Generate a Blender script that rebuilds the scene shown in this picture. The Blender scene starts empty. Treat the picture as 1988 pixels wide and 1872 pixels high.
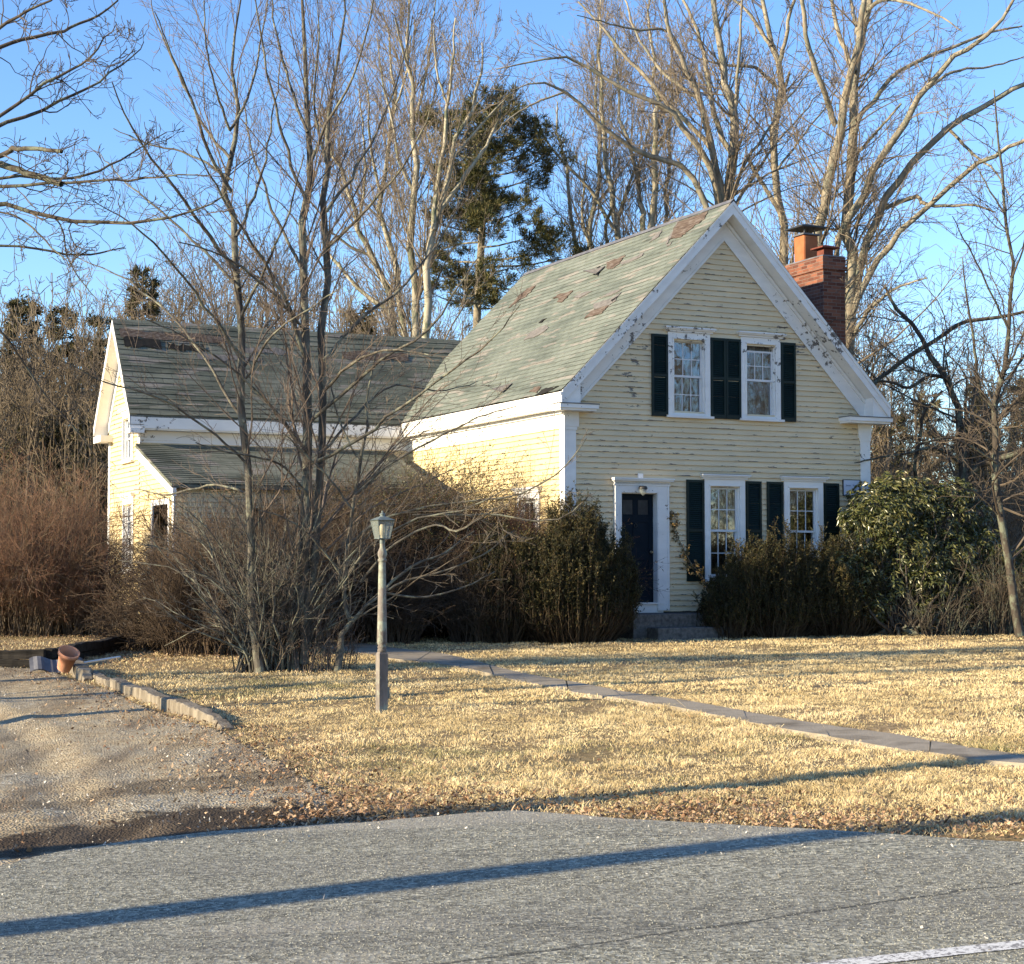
import bpy, bmesh, math, random
import numpy as np
from math import sin, cos, tan, atan, pi, radians, sqrt
sc = bpy.context.scene
col = sc.collection
rng = np.random.default_rng(7)
random.seed(7)

# ------------------------------------------------------------ camera, sky, sun, exposure
F = 3300.0; CX = 994.0; CY = 936.0; PIT = atan(164 / 3300.0)
CAM = np.array([0, 0, 1.6])
cam = bpy.data.cameras.new('camera'); camo = bpy.data.objects.new('camera', cam); col.objects.link(camo)
cam.sensor_width = 36; cam.sensor_fit = 'HORIZONTAL'; cam.lens = 36 * F / 1988.0
cam.clip_start = 0.1; cam.clip_end = 2000
camo.location = tuple(CAM); camo.rotation_euler = (pi / 2 + PIT, 0, 0)
sc.camera = camo

SUN_EL = 17.0; SUN_AZ = 24.3          # light travels towards (cos AZ, sin AZ)
w = bpy.data.worlds.new('World'); sc.world = w; w.use_nodes = True
nt = w.node_tree
sky = nt.nodes.new('ShaderNodeTexSky'); sky.sky_type = 'NISHITA'; sky.sun_disc = False
sky.sun_elevation = radians(SUN_EL); sky.sun_rotation = radians(270 - SUN_AZ)
sky.air_density = 1.0; sky.dust_density = 0.1; sky.ozone_density = 4.0
hsv = nt.nodes.new('ShaderNodeHueSaturation'); hsv.inputs['Saturation'].default_value = 1.07; hsv.inputs['Hue'].default_value = .507
nt.links.new(sky.outputs[0], hsv.inputs['Color']); nt.links.new(hsv.outputs[0], nt.nodes['Background'].inputs[0])
nt.nodes['Background'].inputs[1].default_value = 0.12
sl = bpy.data.lights.new('sun', 'SUN'); so = bpy.data.objects.new('sun', sl); col.objects.link(so)
sl.energy = 4.6; sl.angle = radians(0.5); sl.color = (1.0, 0.835, 0.57)
so.rotation_euler = (pi / 2 - radians(SUN_EL), 0, radians(SUN_AZ) - pi / 2)
vs = sc.view_settings
vs.view_transform = 'Standard'; vs.look = 'None'; vs.gamma = 1; vs.use_curve_mapping = False
vs.exposure = 1.4
sc.cycles.max_bounces = 6; sc.cycles.transparent_max_bounces = 8

# ------------------------------------------------------------ helpers
TH = radians(25.5)
U = np.array([cos(TH), sin(TH), 0]); V = np.array([-sin(TH), cos(TH), 0])
C0 = np.array([.0315 * 31.0, 31.0, 0])

def ray(px, py):
    a = (px - CX) / F; b = -(py - CY) / F
    return np.array([a, cos(PIT) - b * sin(PIT), sin(PIT) + b * cos(PIT)])
def at(px, py, Y):
    d = ray(px, py); return CAM + d * (Y / d[1])
def gz(X, Y):
    w_ = np.clip((26 - np.asarray(Y, float)) / 12, 0, 1); w_ = w_ * w_ * (3 - 2 * w_)
    return .03 * np.clip(X, -14, 14) * w_ + .0095 * np.minimum(Y, 34)
def G(px, py):
    d = ray(px, py); z = 0.0
    for i in range(30):
        p = CAM + d * ((z - 1.6) / d[2]); z = float(gz(p[0], p[1]))
    return p
def H(s, t, z=0.0):
    return C0 + U * s + V * t + np.array([0, 0, z])

def tag(o, label=None, cat=None, group=None, kind=None):
    if label: o['label'] = label
    if cat: o['category'] = cat
    if group: o['group'] = group
    if kind: o['kind'] = kind
    return o
def empty(name, loc, rz=0.0):
    o = bpy.data.objects.new(name, None); col.objects.link(o)
    o.location = tuple(float(v) for v in loc); o.rotation_euler = (0, 0, rz); return o
def link(name, me, parent=None, mats=()):
    o = bpy.data.objects.new(name, me); col.objects.link(o)
    for m in mats: me.materials.append(m)
    if parent is not None:
        o.parent = parent
    return o
def npmesh(name, verts, faces, mats=(), parent=None, smooth=False, mi=None, world=False, cols=None):
    """verts (N,3); faces (M,k) all of one size, or a list of such arrays"""
    if not isinstance(faces, list): faces = [faces]
    me = bpy.data.meshes.new(name)
    verts = np.asarray(verts, np.float32)
    if parent is not None and world:
        verts = verts - np.array(parent.location, np.float32)
    me.vertices.add(len(verts)); me.vertices.foreach_set('co', verts.ravel())
    tot = sum(f.size for f in faces); npoly = sum(len(f) for f in faces)
    me.loops.add(tot); me.polygons.add(npoly)
    me.loops.foreach_set('vertex_index', np.concatenate([f.ravel() for f in faces]).astype(np.int32))
    sizes = np.concatenate([np.full(len(f), f.shape[1]) for f in faces])
    starts = np.concatenate([[0], np.cumsum(sizes)[:-1]]).astype(np.int32)
    me.polygons.foreach_set('loop_start', starts)
    if mi is not None: me.polygons.foreach_set('material_index', np.asarray(mi, np.int32))
    me.update(calc_edges=True)
    me.polygons.foreach_set('use_smooth', np.full(npoly, bool(smooth)))
    return link(name, me, parent, mats)

class MB:
    def __init__(s): s.v = []; s.f = []; s.m = []; s.sm = []
    def add(s, vs_, fs, m=0, smooth=False):
        o = len(s.v); s.v += [tuple(map(float, v)) for v in vs_]
        for f in fs: s.f.append([i + o for i in f]); s.m.append(m); s.sm.append(smooth)
        return s
    def box(s, x0, x1, y0, y1, z0, z1, m=0):
        s.add([(x0,y0,z0),(x1,y0,z0),(x1,y1,z0),(x0,y1,z0),(x0,y0,z1),(x1,y0,z1),(x1,y1,z1),(x0,y1,z1)],
              [(3,2,1,0),(4,5,6,7),(0,1,5,4),(1,2,6,5),(2,3,7,6),(3,0,4,7)], m); return s
    def prism(s, prof, axis, a0, a1, m=0):
        """prof: 2D points; axis 'x': prof=(y,z); 'y': prof=(x,z); 'z': prof=(x,y)"""
        n = len(prof); vs_ = []
        for a in (a0, a1):
            for p in prof:
                vs_.append({'x': (a, p[0], p[1]), 'y': (p[0], a, p[1]), 'z': (p[0], p[1], a)}[axis])
        fs = [tuple(range(n)), tuple(range(2 * n - 1, n - 1, -1))] + [(i, i + n, (i + 1) % n + n, (i + 1) % n) for i in range(n)]
        s.add(vs_, fs, m); return s
    def lathe(s, prof, n=16, c=(0, 0), m=0, phase=0.0, smooth=True):
        vs_ = []; k = len(prof)
        for r, z in prof:
            for i in range(n):
                a = 2 * pi * i / n + phase; vs_.append((c[0] + r * cos(a), c[1] + r * sin(a), z))
        fs = [(j * n + i, j * n + (i + 1) % n, (j + 1) * n + (i + 1) % n, (j + 1) * n + i) for j in range(k - 1) for i in range(n)]
        s.add(vs_, fs, m, smooth)
        s.add([vs_[i] for i in range(n)][::-1], [tuple(range(n))], m); s.add([vs_[(k - 1) * n + i] for i in range(n)], [tuple(range(n))], m)
        return s
    def build(s, name, mats, parent=None, bevel=0, fixn=True):
        if not isinstance(mats, (list, tuple)): mats = [mats]
        me = bpy.data.meshes.new(name); me.from_pydata(s.v, [], s.f)
        me.polygons.foreach_set('material_index', s.m); me.polygons.foreach_set('use_smooth', s.sm)
        if fixn:
            bm = bmesh.new(); bm.from_mesh(me); bmesh.ops.recalc_face_normals(bm, faces=bm.faces); bm.to_mesh(me); bm.free()
        o = link(name, me, parent, mats)
        if bevel:
            b = o.modifiers.new('b', 'BEVEL'); b.width = bevel; b.segments = 2; b.limit_method = 'ANGLE'
        return o

# ------------------------------------------------------------ materials
def N(nt, typ, **kw):
    n = nt.nodes.new(typ)
    for k, v in kw.items():
        if k in ('inp',):
            for a, b in v.items():
                n.inputs[a].default_value = b
        else: setattr(n, k, v)
    return n
def newmat(name, rough=.8, spec=.3):
    m = bpy.data.materials.new(name); m.use_nodes = True; nt = m.node_tree
    b = nt.nodes['Principled BSDF']; b.inputs['Roughness'].default_value = rough
    b.inputs['Specular IOR Level'].default_value = spec
    return m, nt, b
def coord(nt, out='Object'):
    return nt.nodes.new('ShaderNodeTexCoord').outputs[out]
def mapping(nt, vec, scale=(1, 1, 1), loc=(0, 0, 0), rot=(0, 0, 0)):
    n = nt.nodes.new('ShaderNodeMapping'); nt.links.new(vec, n.inputs[0])
    n.inputs['Scale'].default_value = scale; n.inputs['Location'].default_value = loc; n.inputs['Rotation'].default_value = rot
    return n.outputs[0]
def noise(nt, vec, scale, detail=4, rough=.55, dist=0):
    n = nt.nodes.new('ShaderNodeTexNoise'); nt.links.new(vec, n.inputs['Vector'])
    n.inputs['Scale'].default_value = scale; n.inputs['Detail'].default_value = detail
    n.inputs['Roughness'].default_value = rough; n.inputs['Distortion'].default_value = dist
    return n.outputs[0]
def ramp(nt, fac, stops):
    n = nt.nodes.new('ShaderNodeValToRGB'); nt.links.new(fac, n.inputs[0]); e = n.color_ramp.elements
    while len(e) > 1: e.remove(e[-1])
    e[0].position = stops[0][0]; c = stops[0][1]; e[0].color = (c[0], c[1], c[2], 1) if not isinstance(c, (int, float)) else (c, c, c, 1)
    for p, c in stops[1:]:
        x = e.new(p); x.color = (c[0], c[1], c[2], 1) if not isinstance(c, (int, float)) else (c, c, c, 1)
    return n.outputs[0]
def mix(nt, fac, a, b, typ='MIX'):
    n = nt.nodes.new('ShaderNodeMixRGB'); n.blend_type = typ
    for i, v in ((0, fac), (1, a), (2, b)):
        if isinstance(v, bpy.types.NodeSocket): nt.links.new(v, n.inputs[i])
        elif i == 0: n.inputs[0].default_value = v
        else: n.inputs[i].default_value = (v[0], v[1], v[2], 1)
    return n.outputs[0]
def math_(nt, op, a, b=0.0):
    n = nt.nodes.new('ShaderNodeMath'); n.operation = op
    for i, v in ((0, a), (1, b)):
        if isinstance(v, bpy.types.NodeSocket): nt.links.new(v, n.inputs[i])
        else: n.inputs[i].default_value = v
    return n.outputs[0]
def bump(nt, b, h, dist=.01, strength=1.0):
    n = nt.nodes.new('ShaderNodeBump'); nt.links.new(h, n.inputs['Height'])
    n.inputs['Distance'].default_value = dist; n.inputs['Strength'].default_value = strength
    nt.links.new(n.outputs[0], b.inputs['Normal'])
def base(nt, b, c):
    if isinstance(c, bpy.types.NodeSocket): nt.links.new(c, b.inputs['Base Color'])
    else: b.inputs['Base Color'].default_value = (c[0], c[1], c[2], 1)

def mat_noise(name, c1, c2, scale=3, rough=.85, spec=.2, bmp=0, bscale=None, c3=None, detail=5, stretch=(1, 1, 1)):
    m, nt, b = newmat(name, rough, spec); v = mapping(nt, coord(nt), stretch)
    n = noise(nt, v, scale, detail)
    st = [(.32, c1), (.68, c2)] if c3 is None else [(.3, c1), (.5, c2), (.7, c3)]
    base(nt, b, ramp(nt, n, st))
    if bmp: bump(nt, b, noise(nt, v, bscale or scale * 6, 5), bmp)
    return m
def mat_leaf(name, cs, rough=.6, spec=.3, trans=0.0, w=(.62, .38, 0.0), s=(1.6, .5)):
    """colour varies from leaf to leaf (each leaf is its own island)"""
    m, nt, b = newmat(name, rough, spec)
    g = nt.nodes.new('ShaderNodeNewGeometry')
    k = len(cs)
    def sp_(x): return math_(nt, 'ADD', math_(nt, 'MULTIPLY', math_(nt, 'SUBTRACT', x, .5), 2.2), .5)
    n2 = sp_(noise(nt, coord(nt), s[0], 3)); n3 = sp_(noise(nt, coord(nt), s[1], 3))
    f = math_(nt, 'ADD', math_(nt, 'ADD', math_(nt, 'MULTIPLY', g.outputs['Random Per Island'], w[0]), math_(nt, 'MULTIPLY', n2, w[1])), math_(nt, 'MULTIPLY', n3, w[2]))
    base(nt, b, ramp(nt, f, [((i + .35) / k, c) for i, c in enumerate(cs)]))
    return m
def mat_bark(name, c1, c2, lich=None, scale=9, bmp=.02):
    m, nt, b = newmat(name, .9, .15); o = coord(nt)
    v = mapping(nt, o, (1, 1, .28)); n1 = noise(nt, v, scale, 6, .65)
    c = ramp(nt, n1, [(.3, c1), (.7, c2)])
    if lich:
        n2 = noise(nt, mapping(nt, o, (1, 1, .7)), scale * .55, 5, .7)
        c = mix(nt, ramp(nt, n2, [(.5, 0.0), (.6, 1.0)]), c, lich)
    base(nt, b, c); bump(nt, b, n1, bmp); return m

WOOD = (.16, .145, .13)
def mat_paint(name, c, chips=.6, board=None, dirt=(.35, .3, .22), rough=.6, chipc=WOOD, seed=0.0, axis=0):
    m, nt, b = newmat(name, rough, .35); o = coord(nt)
    sv = (1, 1, 1) if board is None else ((.35, .35, 1.0))
    v = mapping(nt, o, sv, (seed, seed, seed))
    big = noise(nt, o, .45, 3)
    n1 = noise(nt, v, 9.0, 7, .68)
    fac = math_(nt, 'ADD', n1, math_(nt, 'MULTIPLY', math_(nt, 'SUBTRACT', big, .5), .9))
    chip = ramp(nt, fac, [(chips, 0.0), (chips + .012, 1.0)])
    cc = mix(nt, ramp(nt, noise(nt, mapping(nt, o, (1, 1, 3)), 1.3, 5), [(.35, 0.0), (.75, .32)]), c, dirt)
    if board:   # each clapboard has a slightly different tone; lower edge chips more
        sep = nt.nodes.new('ShaderNodeSeparateXYZ'); nt.links.new(o, sep.inputs[0])
        k = math_(nt, 'DIVIDE', math_(nt, 'SUBTRACT', sep.outputs[2], .76), board)
        fl = math_(nt, 'FLOOR', k); fr = math_(nt, 'FRACT', k)
        comb = nt.nodes.new('ShaderNodeCombineXYZ'); nt.links.new(fl, comb.inputs[2])
        nt.links.new(math_(nt, 'FLOOR', math_(nt, 'ADD', math_(nt, 'MULTIPLY', sep.outputs[axis], .4), math_(nt, 'MULTIPLY', fl, .37))), comb.inputs[0])
        wn = nt.nodes.new('ShaderNodeTexWhiteNoise'); nt.links.new(comb.outputs[0], wn.inputs[0])
        cc = mix(nt, math_(nt, 'MULTIPLY', wn.outputs[0], .2), cc, (c[0] * .72, c[1] * .7, c[2] * .66))
        edge = ramp(nt, fr, [(0.0, 1.0), (.22, 0.0)])
        nn = noise(nt, mapping(nt, o, (.5, .5, 2.0), (3, 3, 3)), 7, 5, .7)
        e2 = ramp(nt, math_(nt, 'ADD', math_(nt, 'MULTIPLY', edge, .14), nn), [(.655, 0.0), (.67, 1.0)])
        chip = math_(nt, 'MAXIMUM', chip, e2)
    gr = noise(nt, mapping(nt, o, (2, 2, 14)), 6, 4)
    wood = ramp(nt, gr, [(.3, tuple(x * .6 for x in chipc)), (.7, tuple(x * 1.4 for x in chipc))])
    base(nt, b, mix(nt, chip, cc, wood))
    bump(nt, b, math_(nt, 'ADD', math_(nt, 'MULTIPLY', chip, -.6), math_(nt, 'MULTIPLY', n1, .25)), .004)
    return m

M = {}
M['yellow'] = mat_paint('yellow_clapboard_paint', (.715, .585, .38), .70, .102)
M['yellow_side'] = mat_paint('yellow_side_paint', (.7, .56, .3), .74, .102, axis=1)
M['white'] = mat_paint('white_trim_paint', (.84, .825, .79), .69, dirt=(.45, .43, .4))
M['white_bad'] = mat_paint('white_flaking_paint', (.8, .785, .76), .67, dirt=(.4, .38, .35), seed=5)
M['white_clean'] = mat_paint('white_sash_paint', (.68, .69, .7), .75, dirt=(.5, .48, .46))
M['green'] = mat_noise('dark_green_paint', (.002, .009, .0075), (.005, .017, .0135), 4, .5, .3)
M['door'] = mat_noise('dark_blue_door_paint', (.003, .008, .015), (.006, .013, .022), 3, .6, .12)
M['black'] = mat_noise('black_metal_and_panes', (.012, .012, .013), (.03, .03, .03), 8, .5, .4)
M['brass'] = mat_noise('dull_brass', (.35, .28, .18), (.5, .42, .3), 8, .35, .5); M['brass'].node_tree.nodes['Principled BSDF'].inputs['Metallic'].default_value = .8
M['stone'] = mat_noise('granite_step', (.07, .066, .062), (.16, .15, .14), 14, .9, .2, .01, 60)
M['found'] = mat_noise('foundation_stone', (.05, .05, .05), (.12, .115, .11), 5, .9, .2, .02, 20)
M['lead'] = mat_noise('grey_flashing', (.08, .08, .09), (.16, .16, .17), 5, .6, .4)
M['patch_brown'] = mat_noise('bare_roof_felt_brown', (.05, .036, .029), (.105, .078, .062), 9, .9, .1, .01, 30, c3=(.17, .145, .125), stretch=(1.5, .5, 3))
M['patch_grey'] = mat_noise('worn_shingle_grey', (.1, .095, .09), (.19, .175, .165), 6, .9, .1, stretch=(3, 1, 1))
M['patch_dark'] = mat_noise('open_roof_dark', (.012, .012, .012), (.03, .028, .025), 6, .9, .1)
M['terracotta'] = mat_noise('terracotta_flue', (.3, .1, .04), (.38, .14, .06), 5, .8, .2)
M['rust'] = mat_noise('rusty_cap', (.1, .03, .02), (.19, .06, .04), 9, .8, .2)
M['curtain'] = mat_noise('lace_curtain', (.16, .15, .12), (.34, .32, .27), 11, .9, .1, stretch=(1, 1, .25), detail=8)
M['curtain_white'] = mat_noise('white_sheer_curtain', (.05, .055, .06), (.3, .31, .32), 8, .9, .1, stretch=(1.3, 1, .6), detail=8)
M['dark'] = mat_noise('unlit_room_black', (.01, .01, .01), (.02, .02, .02), 2, .95, .05)  # near-black colour takes the place of indoor shade
M['sign'] = mat_noise('white_sign_board', (.55, .58, .66), (.62, .64, .7), 3, .6, .3)
M['signtext'] = mat_noise('grey_sign_lettering', (.12, .13, .2), (.18, .19, .26), 3, .6, .3)

# glass: dark reflective with slight waviness
m, nt, b = newmat('window_glass', .04, .6); M['glass'] = m
out = nt.nodes['Material Output']; tr = nt.nodes.new('ShaderNodeBsdfTransparent'); gl = nt.nodes.new('ShaderNodeBsdfGlossy')
gl.inputs['Roughness'].default_value = .03; gl.inputs['Color'].default_value = (.9, .93, 1, 1); tr.inputs['Color'].default_value = (.62, .64, .64, 1)
lw = nt.nodes.new('ShaderNodeLayerWeight'); lw.inputs[0].default_value = .35
mx = nt.nodes.new('ShaderNodeMixShader'); nt.links.new(math_(nt, 'ADD', math_(nt, 'MULTIPLY', lw.outputs['Fresnel'], .8), .14), mx.inputs[0])
nt.links.new(tr.outputs[0], mx.inputs[1]); nt.links.new(gl.outputs[0], mx.inputs[2]); nt.links.new(mx.outputs[0], out.inputs[0])
bn = nt.nodes.new('ShaderNodeBump'); nt.links.new(noise(nt, coord(nt), 2.2, 2), bn.inputs['Height']); bn.inputs['Distance'].default_value = .012
nt.links.new(bn.outputs[0], gl.inputs['Normal'])

def mat_shingle(name, rowvec, c1, c2, c3, tw=.3, rh=.142):
    """rowvec: mapping scale that puts (along, up-slope) into x,y"""
    m, nt, b = newmat(name, .92, .15); o = coord(nt)
    sep = nt.nodes.new('ShaderNodeSeparateXYZ'); nt.links.new(o, sep.inputs[0])
    al = sep.outputs[rowvec[0]]; up = math_(nt, 'MULTIPLY', sep.outputs[2], 1.395)
    cb = nt.nodes.new('ShaderNodeCombineXYZ'); nt.links.new(al, cb.inputs[0]); nt.links.new(up, cb.inputs[1])
    br = nt.nodes.new('ShaderNodeTexBrick'); nt.links.new(cb.outputs[0], br.inputs[0])
    br.inputs['Scale'].default_value = 1; br.inputs['Brick Width'].default_value = tw; br.inputs['Row Height'].default_value = rh
    br.inputs['Mortar Size'].default_value = .006; br.inputs['Color1'].default_value = (0, 0, 0, 1); br.inputs['Color2'].default_value = (1, 1, 1, 1)
    br.inputs['Mortar'].default_value = (.5, .5, .5, 1)
    big = noise(nt, mapping(nt, cb.outputs[0], (.5, 1.6, 1)), 1.1, 5, .6)
    tone = math_(nt, 'ADD', math_(nt, 'MULTIPLY', br.outputs[0], .09), big)
    c = ramp(nt, tone, [(.38, c1), (.55, c2), (.78, c3)])
    bl = noise(nt, mapping(nt, cb.outputs[0], (1.1, 5.5, 1), (4, 2, 0)), 1.0, 4, .6)    # weathered streaks along the courses
    c = mix(nt, ramp(nt, bl, [(.56, 0.0), (.7, .5)]), c, (c1[0] * .5, c1[1] * .48, c1[2] * .46))
    pk = noise(nt, mapping(nt, cb.outputs[0], (.9, 4.5, 1), (14, 7, 0)), 1.2, 3, .5)
    c = mix(nt, ramp(nt, pk, [(.58, 0.0), (.62, .55)]), c, (.29, .25, .225))
    fine = noise(nt, o, 90, 2)
    c = mix(nt, math_(nt, 'MULTIPLY', br.outputs['Fac'], .7), c, (.06, .06, .055))
    c = mix(nt, .25, c, ramp(nt, fine, [(.3, .1), (.7, .6)]), 'OVERLAY')
    base(nt, b, c); bump(nt, b, math_(nt, 'ADD', math_(nt, 'MULTIPLY', br.outputs['Fac'], -1.0), math_(nt, 'MULTIPLY', fine, .3)), .006)
    return m
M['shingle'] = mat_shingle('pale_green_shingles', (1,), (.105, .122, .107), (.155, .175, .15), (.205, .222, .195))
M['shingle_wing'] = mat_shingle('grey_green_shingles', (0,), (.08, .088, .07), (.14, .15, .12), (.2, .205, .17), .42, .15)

m, nt, b = newmat('red_brick', .9, .15); M['brick'] = m; o_ = coord(nt)
sep = nt.nodes.new('ShaderNodeSeparateXYZ'); nt.links.new(o_, sep.inputs[0]); cb = nt.nodes.new('ShaderNodeCombineXYZ')
nt.links.new(math_(nt, 'ADD', sep.outputs[0], sep.outputs[1]), cb.inputs[0]); nt.links.new(sep.outputs[2], cb.inputs[1])
br = nt.nodes.new('ShaderNodeTexBrick'); nt.links.new(cb.outputs[0], br.inputs[0]); br.inputs['Scale'].default_value = 1
br.inputs['Brick Width'].default_value = .215; br.inputs['Row Height'].default_value = .072; br.inputs['Mortar Size'].default_value = .006
br.inputs['Color1'].default_value = (.1, .035, .024, 1); br.inputs['Color2'].default_value = (.25, .1, .06, 1); br.inputs['Mortar'].default_value = (.22, .17, .14, 1)
nn = noise(nt, o_, 5, 5); c = mix(nt, ramp(nt, nn, [(.45, 0.0), (.75, .6)]), br.outputs[0], (.12, .07, .055))
base(nt, b, c); bump(nt, b, math_(nt, 'MULTIPLY', br.outputs['Fac'], -1.0), .01)

MUD = [(-1.95, 10.3, 1.5, .75, .95), (-3.6, 11.2, 1.3, .3, .5), (-2.0, 12.3, 1.3, .5, .55), (-3.1, 9.6, .8, .45, .8), (-4.6, 12.6, 1.0, .3, .35)]
# ground materials
m, nt, b = newmat('worn_asphalt', .92, .2); M['asphalt'] = m; o_ = coord(nt)
vo = nt.nodes.new('ShaderNodeTexVoronoi'); nt.links.new(o_, vo.inputs['Vector']); vo.inputs['Scale'].default_value = 48
vc = nt.nodes.new('ShaderNodeSeparateColor'); nt.links.new(vo.outputs['Color'], vc.inputs[0])
g1 = ramp(nt, vc.outputs[0], [(0.0, (.09, .088, .07)), (.4, (.21, .205, .16)), (.8, (.34, .33, .26)), (1.0, (.5, .48, .38))])
big = noise(nt, mapping(nt, o_, (.6, 1, 1), rot=(0, 0, -TH)), .7, 5)
g2 = mix(nt, ramp(nt, big, [(.35, 0.0), (.7, .45)]), g1, (.15, .138, .115))
lane = noise(nt, mapping(nt, o_, (.12, 1.3, 1), rot=(0, 0, -TH)), .9, 3)
g2 = mix(nt, ramp(nt, lane, [(.45, 0.0), (.65, .35)]), g2, (.13, .122, .11))
# long dark sealed cracks
wv = noise(nt, mapping(nt, o_, (.08, 1.0, 1), (0, 1.3, 0), rot=(0, 0, -TH + .03)), 1.0, 6, .5)
crk = ramp(nt, math_(nt, 'ABSOLUTE', math_(nt, 'SUBTRACT', wv, .5)), [(0.0, .55), (.004, 0.0)])
g2 = mix(nt, crk, g2, (.03, .03, .03))
tw = noise(nt, mapping(nt, o_, (.35, .9, 1), (7, 2, 0), rot=(0, 0, -TH)), .5, 4, .6)
g2 = mix(nt, ramp(nt, tw, [(.54, 0.0), (.6, .5)]), g2, (.36, .33, .27))
sc_ = nt.nodes.new('ShaderNodeSeparateXYZ'); nt.links.new(mapping(nt, o_, (1, 1, 1), rot=(0, 0, -TH)), sc_.inputs[0])
wob = math_(nt, 'ADD', sc_.outputs[1], math_(nt, 'MULTIPLY', math_(nt, 'SUBTRACT', noise(nt, o_, 1.3, 6, .7), .5), .22))
for off, wdt, st in ((6.05, .018, .75), (7.3, .01, .6)):
    dl = math_(nt, 'ABSOLUTE', math_(nt, 'SUBTRACT', wob, off)); g2 = mix(nt, ramp(nt, dl, [(wdt * .5, st), (wdt, 0.0)]), g2, (.03, .03, .028))
base(nt, b, g2); bump(nt, b, math_(nt, 'ADD', vo.outputs['Distance'], noise(nt, o_, 160, 3)), .004)

m, nt, b = newmat('gravel_dirt_drive', .95, .1); M['gravel'] = m; o_ = coord(nt)
vo = nt.nodes.new('ShaderNodeTexVoronoi'); nt.links.new(o_, vo.inputs['Vector']); vo.inputs['Scale'].default_value = 55
vc = nt.nodes.new('ShaderNodeSeparateColor'); nt.links.new(vo.outputs['Color'], vc.inputs[0])
peb = ramp(nt, vc.outputs[0], [(0.0, (.17, .145, .105)), (.6, (.38, .33, .24)), (1.0, (.62, .57, .45))])
dirt = ramp(nt, noise(nt, o_, 7, 6, .7), [(.3, (.25, .19, .115)), (.55, (.43, .35, .23)), (.75, (.56, .475, .33))])
lk = noise(nt, mapping(nt, o_, (.8, .8, 1)), .8, 5, .6)
c = mix(nt, ramp(nt, lk, [(.38, 0.0), (.55, 1.0)]), peb, dirt)
mud = noise(nt, mapping(nt, o_, (.6, 1.1, 1), (2.2, 0.4, 0)), .55, 4, .55)
for (qx, qy, rx, ry, st) in MUD:
    mp = mapping(nt, o_, (1, 1, 1), (-qx, -qy, 0)); mp = mapping(nt, mapping(nt, mp, rot=(0, 0, -.5)), (1 / rx, 1 / ry, 0))
    ln = nt.nodes.new('ShaderNodeVectorMath'); ln.operation = 'LENGTH'; nt.links.new(mp, ln.inputs[0])
    e_ = math_(nt, 'ADD', ln.outputs['Value'], math_(nt, 'MULTIPLY', math_(nt, 'SUBTRACT', noise(nt, o_, 3.2, 6, .7), .5), 1.5))
    c = mix(nt, ramp(nt, e_, [(.7, st), (1.15, 0.0)]), c, (.045, .033, .024))
rut = noise(nt, mapping(nt, o_, (2.2, .22, 1), rot=(0, 0, .35)), 1.2, 4, .6)
c = mix(nt, ramp(nt, rut, [(.48, 0.0), (.62, .6)]), c, (.16, .12, .08))
base(nt, b, c); bump(nt, b, math_(nt, 'ADD', math_(nt, 'MULTIPLY', vo.outputs['Distance'], .7), noise(nt, o_, 12, 6, .7)), .03)

M['concrete'] = mat_noise('old_concrete_path', (.15, .125, .09), (.3, .26, .2), 2.2, .9, .2, .006, 60, c3=(.2, .17, .125), detail=8)
m, nt, b = newmat('straw_ground', .95, .05); M['ground'] = m; o_ = coord(nt)
n1 = noise(nt, o_, 14, 7, .7); n2 = noise(nt, o_, .5, 4, .6)
c = ramp(nt, n1, [(.3, (.12, .085, .045)), (.5, (.26, .19, .105)), (.7, (.42, .33, .2))])
c = mix(nt, ramp(nt, n2, [(.45, 0.0), (.7, .55)]), c, (.1, .095, .04))
base(nt, b, c); bump(nt, b, n1, .03)
m, nt, b = newmat('leaf_litter_ground', .95, .05); M['litter_ground'] = m; o_ = coord(nt)
base(nt, b, ramp(nt, noise(nt, o_, 3, 8, .75), [(.3, (.06, .035, .02)), (.5, (.16, .1, .06)), (.7, (.3, .21, .13))])); 
M['grass'] = mat_leaf('dry_grass_blades', [(.18, .135, .065), (.44, .335, .17), (.72, .57, .31), (.88, .74, .45)], .75, .2, w=(.16, .46, .38), s=(6.5, .9))
M['grass_green'] = mat_leaf('green_grass_blades', [(.14, .14, .05), (.27, .24, .11), (.42, .36, .18)], .7, .2)
M['litter'] = mat_leaf('fallen_leaves', [(.12, .06, .035), (.22, .13, .07), (.34, .22, .13), (.46, .34, .22)], .8, .2)
M['chips'] = mat_leaf('pale_gravel_stones', [(.2, .18, .15), (.35, .31, .26), (.55, .52, .46)], .9, .1)
m, nt, b = newmat('worn_road_paint', .8, .3); M['roadpaint'] = m; o_ = coord(nt)
n1 = noise(nt, o_, 45, 5, .7)
base(nt, b, mix(nt, ramp(nt, n1, [(.5, 0.0), (.56, 1.0)]), (.62, .61, .57), (.2, .19, .18)))

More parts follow.
